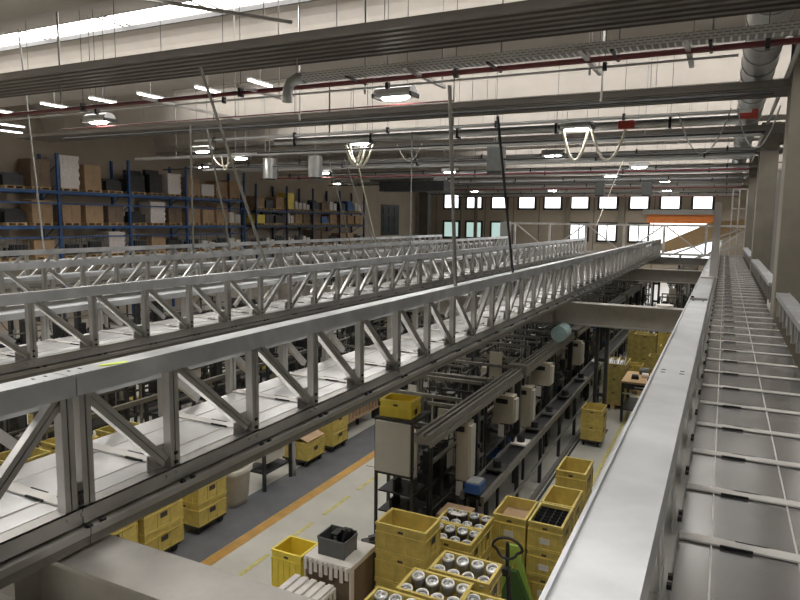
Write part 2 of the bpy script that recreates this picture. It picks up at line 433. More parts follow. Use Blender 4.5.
# clamp on the right-hand handrail + tall flat post bolted to it
m = MB(); m.box(-.31, -.13, 7.97, 8.07, ZT+.001, ZT+.025); m.box(-.30, -.27, 8.0, 8.04, ZT+.025, ZT+.04, 1)
tag(m.build('rail_clamp', ['galv', 'bolt']), 'small steel clamp plate lying across the pale handrail on the right', 'clamp')
m = MB(); m.prism([(-.19, ZT+.023), (-.07, ZT+.023), (-.07, H+.31), (-.09, H+.34), (-.15, H+.34), (-.17, H+.31)], 'y', 11.42, 11.47)
m.box(-.30, -.13, 11.30, 11.46, ZT+.001, ZT+.02); m.box(-.22, -.05, 11.40, 11.48, ZT+.004, ZT+.022)
tag(m.build('flat_post', 'strip'), 'tall pale flat post standing on the right-hand handrail', 'post')
# strip of high-visibility tape on the nearest bridge
m = MB(); m.prism([(0, 0), (.16, .012), (.17, .05), (.02, .03)], 'z', 0, .004)
o = m.build('tape_scrap', 'highvis', loc=(-3.14, 2.50, ZT+.002)); o.rotation_euler = (0, 0, 1.1); tag(o, 'yellow-green scrap of tape lying on the nearest bridge top chord', 'tape')

# ------------------------------------------------------------------ supporting girders (I-beams across the hall)
def girder(y, x0, x1, h, fw, label):
    m = MB(); zt = ZB-.0715
    prof = [(-fw/2, 0), (fw/2, 0), (fw/2, -.022), (.01, -.03), (.01, -h+.03), (fw/2, -h+.022), (fw/2, -h), (-fw/2, -h), (-fw/2, -h+.022), (-.01, -h+.03), (-.01, -.03), (-fw/2, -.022)]
    m.prism([(y+p, zt+q) for p, q in prof], 'x', x0, x1)
    for x in [-15.2, -11.2, -6.9, -3.4, .0]:
        if x0 < x < x1: m.box(x-.008, x+.008, y-fw/2+.01, y+fw/2-.01, zt-h+.02, zt-.02)
    o = m.build('steel_girder', 'girder'); tag(o, label, 'girder'); return o
girder(2.26, -12.5, .62, .5, .34, 'grey steel girder crossing the lower left corner under the nearest bridge')
girder(14.86, -16.6, .86, .5, .34, 'grey steel I-beam in the middle distance, between the nearest bridge and right walkway')
girder(27.4, -16.6, .86, .5, .34, 'farther grey steel I-beam, behind the middle-distance one')
girder(37.6, -16.6, .86, .4, .34, 'farthest grey cross girder, at the bridge ends')
for (x, y, lab) in ((-2.30, 14.9, 'dark twin steel stanchion under the middle-distance girder'), (-7.02, 14.9, 'dark steel stanchion under the middle girder, behind the assembly line'),
                    (-2.3, 27.4, 'dark steel stanchion under the farther girder'), (-9.8, 2.26, 'dark steel stanchion under the left end of the front girder'),
                    (-6.2, 37.6, 'dark stanchion under the farthest cross girder, right one'), (-14.0, 37.6, 'dark stanchion under the farthest cross girder, left one'),
                    (-15.9, 14.9, 'dark steel stanchion under the left end of the middle girder')):
    m = MB()
    for q in (-.14, .07): m.box(x+q, x+q+.07, y-.08, y+.08, 0, ZB-.0715-.5)
    m.box(x-.2, x+.2, y-.15, y+.15, 0, .02)
    if y > 30: m.box(x-.1, x+.1, y-.08, y+.08, ZB-.0715-.52, ZB-.0715-.4)
    for z in (.8, 1.6, 2.3): m.box(x-.13, x+.13, y-.02, y+.02, z, z+.08)
    tag(m.build('stanchion', 'dark'), lab, 'stanchion')

# cross truss at the far end, above the bridge ends
r = thing('cross_truss', 'light metal cross truss spanning the hall at the bridge ends', 'truss', (0, 38.6, 0))
m = MB(); m.box(-12.0, .86, -.05, .05, H-.17, H-.06); m.build('top_chord', 'strip', r)
m = MB(); m.box(-12.0, .86, -.05, .05, ZB-.02, ZB+.1); m.build('bottom_chord', 'strip', r)
xx = -11.4; i = 0
while xx < .8:
    MB().box(xx-.06, xx+.06, -.05, .05, ZB+.1, H-.17).build('post', 'strip', r)
    if xx+2.1 < 1.3:
        MB().bar((xx+.1, 0, (ZB+.1) if i % 2 else H-.17), (xx+2.0, 0, (H-.17) if i % 2 else ZB+.1), .05, .07, (0, 1, 0)).build('diagonal', 'strip', r)
    xx += 2.1; i += 1
r = thing('access_cage', 'tall pale open frame cage at the far end of the right walkway', 'frame', (0, 37.0, 0))
for x in (.22, .52, .86):
    MB().box(x-.03, x+.03, -.03, .03, H-1.65+.02, H+1.7).build('upright', 'strip', r)
for z in (H+1.7, H+.75, H-.3): MB().box(.19, .86, -.03, .03, z, z+.05).build('crossbar', 'strip', r)

# brown inclined chute beyond
r = thing('conveyor_chute', 'brown inclined boxed chute rising in front of the bright doorway', 'chute', (0, 42, 0))
m = MB(); m.prism([(-3.5, H-1.25), (-3.25, H-1.75), (-.4, H-.95), (1.0, H-.4), (1.0, H+.25), (-.7, H+.12)], 'y', -.6, .6); m.build('body', 'wood', r)
MB().bar((-2.9, -.66, H-1.9), (.6, -.66, H-.35), .05, .1, (0, 1, 0)).build('side_rail', 'strip', r)
MB().bar((-2.4, -.66, H-2.35), (.9, -.66, H-1.1), .05, .14, (0, 1, 0)).build('side_rail', 'strip', r)
for x in (-2.3, .5): MB().box(x-.05, x+.05, -.5, .5, 0, H-1.9).build('leg', 'dark', r)

# ------------------------------------------------------------------ ceiling services
# radiant panels
for k in range(-1, 8):
    y1 = 9.12+6*k; y0 = y1-1.24; z = H+2.48
    lab = ('ribbed radiant ceiling panel %s' % ['overhead, just above the camera position', 'largest in view, sloping across the top of the picture', 'second in view, below the ribbed one',
           'third row back', 'fourth row back', 'fifth row back', 'sixth row back', 'seventh row back', 'eighth row back, nearest the far wall'][k+1])
    if k < 0: continue
    r = thing('radiant_panel', lab, 'ceiling panel', (0, y0, z))
    m = MB(); prof = [(0, .11), (0, .0)]
    n = 6; w = 1.24/n
    for i in range(n):
        a = i*w; prof += [(a+.02, -.0), (a+.09, -.0), (a+.10, .05), (a+w-.02, .05), (a+w-.01, .0)]
    prof += [(1.24, 0), (1.24, .11)]
    m.prism(prof, 'x', -21, 1.6 if k else 2.6); m.build('panel', 'radiant', r)
    x = -20.4 + (k % 3)*.4
    while x < 1.4:
        for yy in (.12, 1.12):
            hh = roofz(y0+yy)-H
            MB().tube([(x, yy, .11), (x, yy, hh-2.48+.02)], .006, 5).build('hanger_rod', 'greycable', r)
        x += 3.7 if k < 3 else 7.4
# big spiral duct along the right side
m = MB()
cy = [ (y) for y in range(-4, 57) ]
m.tube([(.36, -5, H+2.98), (.36, 56, H+2.98)], .29, 24)
for y in range(-4, 56):
    m.tube([(.36, y, H+2.98), (.36, y+.05, H+2.98)], .305, 24)
tag(m.build('spiral_duct', 'duct'), 'large round silver duct running along the right side of the roof', 'duct')
m = MB(); m.tube([(.80, 4, H+2.62), (.80, 50, H+2.62)], .04, 8); tag(m.build('ceiling_pipe', 'pipe'), 'slim grey pipe running lengthwise beside the large round duct', 'pipe')

# cable tray with red pipe below (first service row)
m = MB(); y = 8.62; z = H+2.12
m.box(-6.0, 2.6, y, y+.004, z, z+.10); m.box(-6.0, 2.6, y, y+.2, z-.004, z); m.box(-6.0, 2.6, y+.2, y+.204, z, z+.10)
r = thing('cable_tray', 'perforated metal cable tray crossing below the largest radiant panel', 'cable tray'); m.build('tray', 'perf', r)
for x in (-5.2, -3.0, -1.4, -.3): MB().tube([(x, 9.2, z), (x, 9.2, roofz(9.2)+.01)], .012, 5).build('hanger_rod', 'greycable', r); MB().box(x-.02, x+.02, y, 9.22, z-.03, z-.006).build('bracket', 'dark', r)
m = MB(); m.tube([(-6.15, y+.1, z+.12), (-6.15, y+.1, H+2.479)], .008, 5); m.tube([(-6.0, y+.1, z+.05), (-6.15, y+.1, z+.05), (-6.27, y+.1, z), (-6.33, y+.1, z-.12), (-6.34, y+.1, z-.3)], .085, 10)
tag(m.build('duct_elbow', 'pipe'), 'pale grey elbow turning down at the left end of the cable tray', 'elbow')
def xpipe(x0, x1, y, z, r, mm, lab, n=8, name='ceiling_pipe', clamps=0):
    o = thing(name, lab, 'pipe', (0, y, H+z))
    MB().tube([(x0, 0, 0), (x1, 0, 0)], r, n).build('pipe', mm, o)
    if clamps:
        x = x0+.7; 
        while x < x1:
            m = MB(); m.box(x-.025, x+.025, -r-.015, r+.015, -r-.03, r+.04); m.tube([(x, 0, r), (x, 0, roofz(y)-H-z+.01)], .005, 5)
            m.build('pipe_clamp', 'dark', o); x += clamps
    return o
xpipe(-16, 2.0, 9.0, 2.10, .038, 'redpipe', 'dark red sprinkler pipe just behind the perforated cable tray', clamps=3.9)
xpipe(-15.5, .0, 9.38, 2.08, .018, 'pipe', 'thin grey conduit running just behind the dark red pipe', clamps=3.3)
xpipe(-14, -4.2, 10.4, 1.98, .014, 'redpipe', 'thin dark red pipe on the upper left below the tube lights', 6)
xpipe(-13.5, .3, 14.2, 2.12, .035, 'pipe', 'pale grey pipe just below the second radiant panel', clamps=2.7)
xpipe(-11.5, .2, 15.25, 2.12, .10, 'duct', 'silver round duct behind the pale pipe, second row', 12, clamps=2.4)
xpipe(-12.5, .6, 15.7, 1.9, .025, 'dark', 'thin dark conduit below the second-row silver duct', clamps=0)
xpipe(-18, .6, 13.5, 2.3, .03, 'dark', 'dark conduit above the pale pipe, second row', clamps=0)
for k in range(2, 8):
    w = ORD[k]
    xpipe(-20, .6, 8.7+6*k, 2.08, .04, 'pipe', 'grey ceiling pipe in the %s service row back' % w, clamps=2.4)
    xpipe(-20, .6, 9.5+6*k, 2.02, .07, 'pipe', 'silver round duct in the %s service row back' % w, 10, clamps=3.1)
    xpipe(-20, .6, 7.3+6*k, 1.85, .03, 'redpipe' if k % 2 else 'dark', 'thin dark conduit in the %s service row back' % w)
    m = MB(); y = 5.9+6*k; z = H+2.1; m.box(-20, .6, y, y+.2, z-.01, z); m.box(-20, .6, y, y+.01, z, z+.08)
    r = thing('cable_tray', 'plain cable tray in the %s service row back' % w, 'cable tray'); m.build('tray', 'pipe', r)
    for x in (-18, -14, -10, -6, -2): MB().tube([(x, y+.1, z), (x, y+.1, roofz(y+.1)+.01)], .01, 5).build('hanger_rod', 'greycable', r)

# bracket arms pointing towards the viewer on the first row
for x, y0, y1, z, lab in ((-7.15, 8.5, 9.7, 2.17, 'left of the tray elbow'), (-4.15, 8.4, 9.9, 2.17, 'beside the nearest high-bay lamp'), (-1.75, 8.4, 9.9, 2.17, 'right of centre under the tray'),
                     (-9.4, 8.6, 11.2, 2.15, 'left, above the red pipe'), (-.55, 8.4, 9.9, 2.17, 'near the big duct')):
    m = MB(); m.box(x-.03, x+.03, y0, y1, H+z-.09, H+z-.045); m.tube([(x, y1-.1, H+z-.05), (x, y1-.1, roofz(y1-.1)+.01)], .01, 5)
    tag(m.build('bracket_arm', 'galv'), 'short steel bracket arm %s' % lab, 'bracket')
for (p0, p1, lab) in (((-7.6, 7.0, H+3.05), (-6.3, 8.8, H+3.05), 'long steel strut hanging below the skylight at upper left'), ((-3.6, 6.3, H+2.95), (-2.9, 7.5, H+2.95), 'steel strut at top centre above the largest radiant panel')):
    m = MB(); m.bar(p0, p1, .06, .04); 
    for t in (.2, .8):
        q = Vector(p0).lerp(Vector(p1), t); m.tube([q, (q.x, q.y, roofz(q.y)+.01)], .01, 5)
    tag(m.build('steel_strut', 'galv'), lab, 'strut')

# high-bay lamps
def lamp_proto(up):
    r = thing('high_bay_lamp', '', 'ceiling lamp')
    m = MB(); n = 10
    prof = [(-.14, .0), (-.16, .05), (-.12, .14), (-.05, .18), (.05, .18), (.12, .14), (.16, .05), (.14, .0)]
    m.prism(prof, 'x', -.34, .34); hs = m.build('housing', 'lamp_shell', r)
    m = MB(); n = 20
    ring = [(.27*math.cos(2*PI*k/n), .11*math.sin(2*PI*k/n)) for k in range(n)]
    vs = [(x, y, 0) for x, y in ring] + [(x*.8, y*.8, -.035) for x, y in ring]
    m.add(vs, [(k, (k+1) % n, (k+1) % n+n, k+n) for k in range(n)] + [tuple(range(n, 2*n))], 0, True); m.build('lens', 'lamp', hs)
    m = MB(); m.box(-.37, -.34, -.17, .17, -.01, .06); m.box(.34, .37, -.17, .17, -.01, .06); m.build('end_cap', 'dark', hs)
    for q in (-.22, .22): MB().tube([(q, 0, .18), (q, 0, up)], .008, 5).build('hanger', 'greycable', r)
    return r
LP = [(-12.5, 10.25, 'big lamp at upper left, alone above the blue racks'), (-5.15, 10.15, 'biggest lamp in view, right under the cable tray'), (-9.1, 15.85, 'lamp with several cream cable loops beneath it, left of centre'),
      (-3.11, 15.05, 'lamp with two cream cable loops beneath, right of centre'), (-14.9, 16.0, 'lamp above the middle of the near blue rack'), (-15.3, 18.3, 'lamp right of the cream cable tangle over the rack'),
      (-4.98, 20.75, 'dim lamp just left of and behind the looped lamp on the right'), (-3.04, 26.1, 'right-hand lamp in the third lamp row'), (-4.75, 30.7, 'lamp low at right centre in the fourth lamp row'),
      (-2.82, 34.9, 'far lamp nearest the columns'), (-16.4, 25.3, 'lamp over the far blue rack, left one'), (-13.58, 32.1, 'lamp over the far blue rack, right one'), (-10.7, 26.3, 'lamp above centre in the third lamp row'),
      (-10.5, 44, 'tiny far lamp left of centre'), (-6.3, 40.5, 'tiny far lamp over the far windows'), (-19.5, 21, 'lamp deep over the rack aisle'), (-20.5, 33, 'lamp against the left wall, far'),
      (-3.5, 45, 'tiny far lamp before the bright doorway'), (-16, 44, 'tiny far lamp near the notice board')]
lp = {}
for i, (x, y, lab) in enumerate(LP):
    up = round(.44 if 1.88 <= y % 6 <= 3.12 else min(roofz(y), H+4.4)-H-2.05, 1)
    if up not in lp:
        lp[up] = l0 = lamp_proto(up); l0.location = (x, y, H+2.05); l0['label'] = 'high-bay lamp: '+lab; l0['group'] = 'high-bay lamps'
    else: dup(lp[up], (x, y, H+2.05), 0, 'high-bay lamp: '+lab, 'high-bay lamps')
# fluorescent battens at upper left
b0 = None
for i, (x, y) in enumerate([(-16.6, 12.2), (-14.65, 12.15), (-13.0, 12.2), (-11.1, 12.15), (-9.45, 12.0), (-21.6, 14.3), (-23.2, 15.3), (-19.0, 12.2)]):
    lab = 'slim lit batten light under the roof, %s from the right' % ORD[[4, 3, 2, 1, 0, 6, 7, 5][i]]
    if b0 is None:
        b0 = thing('batten_light', lab, 'ceiling lamp', (x, y, H+2.95), 0, 'batten lights')
        MB().box(-.05, .05, -.4, .4, .03, .07).build('tray', 'lamp_shell', b0); MB().box(-.04, .04, -.38, .38, 0, .03).build('tube', 'tube', b0)
        MB().tube([(0, 0, .07), (0, 0, .75)], .008, 5).build('hanger', 'greycable', b0)
    else: dup(b0, (x, y, H+2.95), 0, lab, 'batten lights')
# unit heaters
for x, y, lab, dk in ((-6.35, 19.3, 'grey box-shaped unit heater with black underside hanging at centre', 1), (-12.8, 19.2, 'pale cylindrical-looking unit heater hanging left of centre', 0), (-14.9, 19.4, 'pale unit heater hanging in front of the near rack', 0), (-6.3, 37.3, 'small dark unit heater hanging near the far windows', 1), (-3.9, 37.3, 'small unit heater hanging before the bright doorway', 1)):
    r = thing('unit_heater', lab, 'heater', (x, y, H+1.42))
    if dk:
        m = MB(); m.box(-.24, .24, -.2, .2, .06, .80); m.build('casing', 'heater', r, bevel=.02)
        MB().box(-.22, .22, -.19, .19, 0, .06).build('grille', 'black', r)
    else:
        MB().tube([(0, 0, 0), (0, 0, .72)], .25, 18).build('casing', 'duct', r)
        MB().tube([(0, 0, -.04), (0, 0, 0)], .21, 14).build('grille', 'black', r)
    MB().tube([(0, 0, .72), (0, 0, roofz(y)-H-1.42+.01)], .012, 6).build('hanger', 'greycable', r)
# cable loops
def cable(pts, rr, mm, lab, name='hanging_cable'):
    m = MB(); 
    for p in pts: m.tube(p, rr, 6)
    return tag(m.build(name, mm), lab, 'cable')
z = H+2.05
cable([arc_pts((-9.55, 15.85, z), (-8.75, 15.95, z), .62), arc_pts((-9.4, 15.8, z), (-8.95, 15.9, z), .60), arc_pts((-9.6, 15.9, z), (-9.0, 15.8, z), .55)], .030, 'cable', 'bundle of cream cable loops under the lamp left of centre')
cable([arc_pts((-3.4, 15.0, z), (-2.85, 15.1, z), .68)], .032, 'cable', 'left cream cable loop under the lamp right of centre')
cable([arc_pts((-2.8, 15.1, z), (-2.05, 15.1, z+.05), .72)], .030, 'cable', 'right cream cable loop, beside the red box')
cable([arc_pts((-.95, 13.9, z+.05), (-.05, 14.0, z+.1), .80)], .015, 'greycable', 'grey cable loop hanging left of the big duct')
cable([arc_pts((.05, 14.0, z+.1), (.75, 14.0, z+.1), .75)], .015, 'greycable', 'grey cable loop hanging below the big duct')
cable([arc_pts((-8.25, 16.4, z), (-7.5, 16.4, z), .45)], .012, 'cable', 'thin pale cable loop right of the bundle')
cable([arc_pts((-14.9, 16.4, z), (-14.0, 16.4, z-.15), .35), arc_pts((-14.5, 16.4, z-.1), (-14.2, 16.4, z-.15), .42)], .02, 'cable', 'tangled cream cable hanging over the near rack')
for x, y, lab in ((-2.05, 15.0, 'small red box on the second-row pipe, beside the right cable loop'), (.25, 14.4, 'small red box under the big duct')):
    tag(MB().box(x-.16, x+.16, y-.07, y+.07, H+2.0, H+2.17).build('red_box', 'redbox', bevel=.01), lab, 'box')
# poles and lines coming down onto the bridges
def pole(p0, p1, rr, mm, lab, name='hanging_pole'):
    tag(MB().tube([p0, p1], rr, 8).build(name, mm), lab, 'pole')
zt = ZT+.003
pole((-6.8, 7.30, H+2.1), (-6.87, 8.85, zt), .022, 'alu', 'long pale inclined pole leaning down to the second bridge')
pole((-3.12, 7.6, H+1.63), (-3.12, 7.95, zt), .026, 'alu', 'upright pale pole standing on the nearest bridge at centre')
pole((-3.14, 9.55, H+1.55), (-3.14, 10.6, zt), .022, 'black', 'dark cable dropping to the nearest bridge right of centre')
pole((-6.85, 14.4, H+2.1), (-6.85, 14.4, zt), .015, 'greycable', 'thin dark rod onto the second bridge')
pole((-9.2, 15.9, H+1.5), (-11.1, 20.5, zt), .018, 'cable', 'cream cable running down from the loops to the third bridge')
pole((-11.15, 11.6, H+2.1), (-11.15, 11.6, zt), .022, 'alu', 'upright pale pole on the third bridge at left')
pole((-11.3, 12.3, H+2.1), (-11.15, 12.9, zt), .022, 'alu', 'leaning pale pole on the third bridge, right of the upright one')
pole((-11.15, 17.5, H+1.8), (-11.15, 18.8, zt), .018, 'greycable', 'grey line leaning onto the third bridge, left of the paired ones')
pole((-11.15, 18.4, H+1.9), (-11.15, 20.4, zt), .02, 'greycable', 'grey line leaning onto the third bridge, right of its pair')
pole((-15.3, 10.4, roofz(10.4)), (-15.3, 10.75, zt), .02, 'pipe', 'pale upright pole at the left edge of the picture')
pole((-3.12, 22.5, H+2.0), (-3.2, 18.6, H-.1), .012, 'cable', 'pale cable slanting down near the far windows')
for i, (x, y) in enumerate(((-11.5, 8.6), (-5.6, 9.9), (-9.3, 14.6), (-2.1, 12.1), (-1.9, 9.9), (-6.0, 14.9), (-8.4, 12.0))):
    pole((x, y, H+2.1), (x, y, roofz(y)+.01), .02, 'galv', 'upright channel strut between services and roof, %s from the left' % ORD[[0, 4, 1, 5, 6, 3, 2][i]], 'channel_strut')
# dark duct block far left of centre
tag(MB().box(-16.2, -12.6, 30.2, 31.1, H+1.45, H+1.95).build('duct_box', 'dark'), 'long dark duct box hanging high before the far windows', 'duct')
tag(MB().box(-3.4, -2.4, 39, 39.4, H+1.65, H+1.75).build('sign_panel', 'bluewhite'), 'small pale panel hanging above the right-hand far windows', 'panel')

# ------------------------------------------------------------------ racks
def rack(ys, x0, x1, levels, ztop, mm, lab):
    r = thing('pallet_rack', lab, 'rack', (0, 0, 0))
    for y in ys:
        m = MB()
        for x in (x0, x1): m.box(x-.05, x+.05, y-.05, y+.05, 0, ztop)
        z = .5
        while z < ztop-.8: m.bar((x0, y, z), (x1, y, z+.7), .03, .03, (0, 1, 0)); z += .8
        m.build('upright', mm, r)
    for z in levels:
        for a, b in zip(ys[:-1], ys[1:]):
            m = MB()
            for x in (x0, x1): m.box(x-.03, x+.03, a+.05, b-.05, z-.13, z)
            m.build('beam', mm, r)
    return r
xa, xb = -25.9, -24.8
ya = [11.1, 14.65, 18.2, 21.8, 25.4, 29.9]
rack(ya, xa, xb, [1.5, 2.9, 4.28, 5.72], 7.25, 'blue', 'near blue pallet rack along the left wall, at the left edge')
for zz, lab in ((5.16, 'thin blue stop bar across the upper loads of the near rack'), (3.78, 'thin blue stop bar across the lower loads of the near rack')):
    tag(MB().box(xb+.051, xb+.075, 11.1, 29.9, zz, zz+.06).build('stop_bar', 'blue'), lab, 'bar')
yb = [30.95, 34.0, 36.9, 40.3, 43.8]
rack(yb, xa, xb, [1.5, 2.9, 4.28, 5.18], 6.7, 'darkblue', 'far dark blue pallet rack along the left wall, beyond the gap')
pal0 = None
cnt = [0]
def pallet(y, z, plab):
    global pal0
    lab = None
    if pal0 is None:
        m = MB()
        for q in (-.36, -.0, .36):
            m.box(-.4, .4, q-.05, q+.05, .02, .10)
        for k in range(5): m.box(-.4+k*.17, -.4+k*.17+.12, -.42, .42, .10, .125)
        m.box(-.4, .4, -.42, .42, 0, .02)
        pal0 = m.build('pallet', 'wood'); tag(pal0, plab, 'pallet', 'pallets on the racks'); pal0.location = (-25.3, y, z)
    else:
        o = pal0.copy(); C.objects.link(o); o.location = (-25.3, y, z); o['label'] = plab
def load(y, z, w, h, kind, lab):
    r = thing('pallet_load' if kind != 'cage' else 'wire_cage', lab, 'pallet load' if kind != 'cage' else 'cage', (-25.3, y, z))
    m = MB()
    if kind == 'wrap':
        n = 8
        for i in range(n): 
            q = .012*((i % 2)*2-1); m.box(-.38-q, .38+q, -w/2-q, w/2+q, h*i/n, h*(i+1)/n)
        m.build('stack', 'wrap', r)
    elif kind in ('card', 'card2'):
        nz = max(1, round(h/.35)); ny = 2 if w > .6 else 1
        for i in range(nz):
            for j in range(ny):
                m.box(-.38, .38, -w/2+j*w/ny+.004, -w/2+(j+1)*w/ny-.004, h*i/nz+.002, h*(i+1)/nz-.002)
        m.build('boxes', kind, r)
    elif kind == 'cage':
        for sy in (-w/2, w/2-.03):
            for sx in (-.38, .35): m.box(sx, sx+.03, sy, sy+.03, 0, h)
        for k in range(4):
            zz = h*k/3-.01*(k == 3); m.box(-.38, .38, -w/2, -w/2+.02, zz, zz+.015); m.box(-.38, .38, w/2-.02, w/2, zz, zz+.015); m.box(.36, .38, -w/2, w/2, zz, zz+.02)
        for k in range(7): m.box(.365, .375, -w/2+w*k/6-.005, -w/2+w*k/6+.005, 0, h)
        m.build('mesh_sides', 'wire', r)
        mm = MB()
        for k in range(3): mm.box(-.3+.2*k, -.12+.2*k, -w/2+.06+.1*k, w/2-.1, .03, h*(.3+.2*((k*7) % 3)))
        mm.build('contents', 'dark', r)
    elif kind == 'yellow':
        m.box(-.38, .38, -w/2, w/2, 0, h); m.build('boxes', 'brightyellow', r)
    elif kind == 'dark':
        for k in range(3):
            m.box(-.36+.24*k, -.15+.24*k, -w/2+.02, w/2-.04, 0, h*(.6+.2*((k*5) % 3)))
        m.build('machine_parts', 'dark', r)
    elif kind == 'bluebag':
        m.box(-.38, .38, -w/2, w/2, 0, h*.5); m.box(-.3, .3, -w/2+.1, w/2-.1, h*.5, h); m.build('bags', 'plasticblue', r)
    elif kind == 'white':
        m.box(-.3, .36, -w/2, -w/2+w*.4, 0, h); m.box(-.3, .36, -w/2+w*.55, w/2, 0, h*.8); m.build('white_sacks', 'white', r)
    return r
names = {'card': 'brown cardboard boxes', 'card2': 'dark brown carton', 'wrap': 'white wrapped stack', 'cage': 'grey wire cage of parts', 'yellow': 'bright yellow boxes', 'dark': 'dark machine parts', 'bluebag': 'blue bags', 'white': 'white sacks'}
lv = {5.72: 'top level', 4.28: 'second level down', 2.9: 'third level down', 5.18: 'top level', 1.5: 'lowest level'}
def fill(ys, levels, seq, where):
    k = 0
    for z in levels:
        n = 0
        for bi, (a, b) in enumerate(zip(ys[:-1], ys[1:])):
            cells = 3 if b-a < 4 else 4
            for c in range(cells):
                y = a+.1+(b-a-.2)*(c+.5)/cells; sp = (b-a-.2)/cells
                s = seq[z][n] if n < len(seq[z]) else rnd.choice(['card', 'card2', 'dark', 'cage', 'wrap']); n += 1
                if s is None: continue
                kind, h = s if isinstance(s, tuple) else (s, None)
                gap = 1.25
                if h is None: h = {'card': .75, 'card2': .85, 'wrap': .9, 'cage': .8, 'dark': .6, 'yellow': .7, 'white': .5, 'bluebag': .5}[kind]*rnd.uniform(.85, 1.1)
                h = min(h, .72 if (abs(z-4.28) < .01 and where == 'far') else (1.12 if z < 5 else 1.5))
                w = min(.95, sp-.12)*rnd.uniform(.88, 1.0)
                pallet(y, z+.002, 'wooden pallet under %s load from left, %s of %s rack' % (ORD[n-1], lv[z], where))
                load(y, z+.13, w, h, kind, '%s, %s load from left, %s of %s rack' % (names[kind], ORD[n-1], lv[z], where))
fill(ya, [5.72, 4.28, 2.9], {
    5.72: ['card2', 'dark', 'card2', ('card2', 1.1), ('dark', .5), ('card2', 1.1), ('wrap', 1.35), ('card', 1.05), 'dark', ('dark', 1.0), ('dark', 1.1), ('wrap', 1.0), ('card', .9), ('wrap', .6), ('card', .8), ('card', .9)],
    4.28: ['card2', 'dark', 'card', 'dark', 'dark', ('card', .9), ('card', .75), ('card', .8), ('card2', .8), 'dark', ('wrap', 1.0), 'card2', ('card', .8), 'card', ('card', .95), ('white', .6)],
    2.9: ['cage', 'dark', 'cage', 'cage', 'cage', 'card', 'cage', 'cage', 'wrap', 'cage', 'card', 'dark', 'cage', 'white', 'cage', 'white']}, 'near')
fill(yb, [5.18, 4.28, 2.9], {
    5.18: [('card', .7), 'dark', ('card', .7), ('yellow', 1.0), ('white', .5), ('white', .4), 'dark', ('card2', .5), ('white', .6), 'dark', ('bluebag', .7), ('white', .6)],
    4.28: [('yellow', .5), 'dark', 'dark', ('white', .6), ('card', .6), ('card2', .6), ('card2', .6), 'bluebag', ('card', .6), ('card', .6), ('card', .55), ('card', .55)],
    2.9: ['cage', 'white', 'cage', 'white', 'cage', 'white', 'card2', 'card2', 'dark', 'card', 'card', 'dark']}, 'far')

# ------------------------------------------------------------------ yellow crates
def crate_mesh(w=.6, d=.4, h=.32, mm='yellow'):
    m = MB(); t = .018
    a, b = w/2, d/2
    m.box(-a, a, -b, b, 0, .02)
    m.box(-a+.01, a-.01, -b+.01, -b+.01+t, .02, h); m.box(-a+.01, a-.01, b-.01-t, b-.01, .02, h)
    m.box(-a+.01, -a+.01+t, -b+.01+t, b-.01-t, .02, h); m.box(a-.01-t, a-.01, -b+.01+t, b-.01-t, .02, h)
    for (z0, z1) in ((h-.028, h), (h-.11, h-.095)):       # rim and belt flange, open in the middle
        m.box(-a, a, -b, -b+.01, z0, z1); m.box(-a, a, b-.01, b, z0, z1); m.box(-a, -a+.01, -b+.01, b-.01, z0, z1); m.box(a-.01, a, -b+.01, b-.01, z0, z1)
    for k in range(6):
        x = -a+.004+k*(w-.02)/5
        m.box(x, x+.012, -b+.001, -b+.01, .02, h-.11); m.box(x, x+.012, b-.01, b-.001, .02, h-.11)
    for k in range(4):
        y = -b+.004+k*(d-.02)/3
        m.box(-a+.001, -a+.01, y, y+.012, .02, h-.11); m.box(a-.01, a-.001, y, y+.012, .02, h-.11)
    m.box(-.03, .03, -b+.004, -b+.0095, h-.075, h-.05, 1); m.box(-.03, .03, b-.0095, b-.004, h-.075, h-.05, 1)
    m.box(a-.0095, a-.004, -.06, .06, h-.20, h-.13, 1); m.box(-a+.004, -a+.0095, -.06, .06, h-.20, h-.13, 1)
    return m
protos = {}
def crate(x, y, z, rz, lab, grp, mm='yellow', w=.6, d=.4, h=.32, note=False):
    key = (mm, w, d, h, note)
    if key not in protos:
        r = thing('plastic_crate', lab, 'crate', (x, y, z), rz, grp)
        crate_mesh(w, d, h).build('body', [mm, 'winding'], r)
        if note: tag(MB().box(-.06, .06, -d/2-.002, -d/2+.003, .08, .15).build('paper_label', 'paper', r), 'white paper label')
        protos[key] = r; return r
    return dup(protos[key], (x, y, z), rz, lab, grp)
def dolly(x, y, z, w, d, lab):
    r = thing('crate_dolly', lab, 'dolly', (x, y, z))
    MB().box(-w/2, w/2, -d/2, d/2, .10, .14).build('platform', 'dark', r)
    for sx in (-1, 1):
        for sy in (-1, 1):
            MB().tube([(sx*(w/2-.06)-.015, sy*(d/2-.06), .05), (sx*(w/2-.06)+.015, sy*(d/2-.06), .05)], .05, 10).build('wheel', 'black', r)
CT = .322
def stack(n, x, y, z0, rz, where, grp, mm='yellow', w=.6, d=.4, h=.32, note=False, jit=.0):
    for i in range(n):
        pos = 'only one' if n == 1 else ('lowest' if i == 0 else ('topmost' if i == n-1 else ORD[i]+' up'))
        crate(x+rnd.uniform(-jit, jit), y+rnd.uniform(-jit, jit), z0+i*(h+.002), rz, 'yellow crate, %s of stack %s' % (pos, where), grp, mm, w, d, h, note)
    return z0+n*(h+.002)
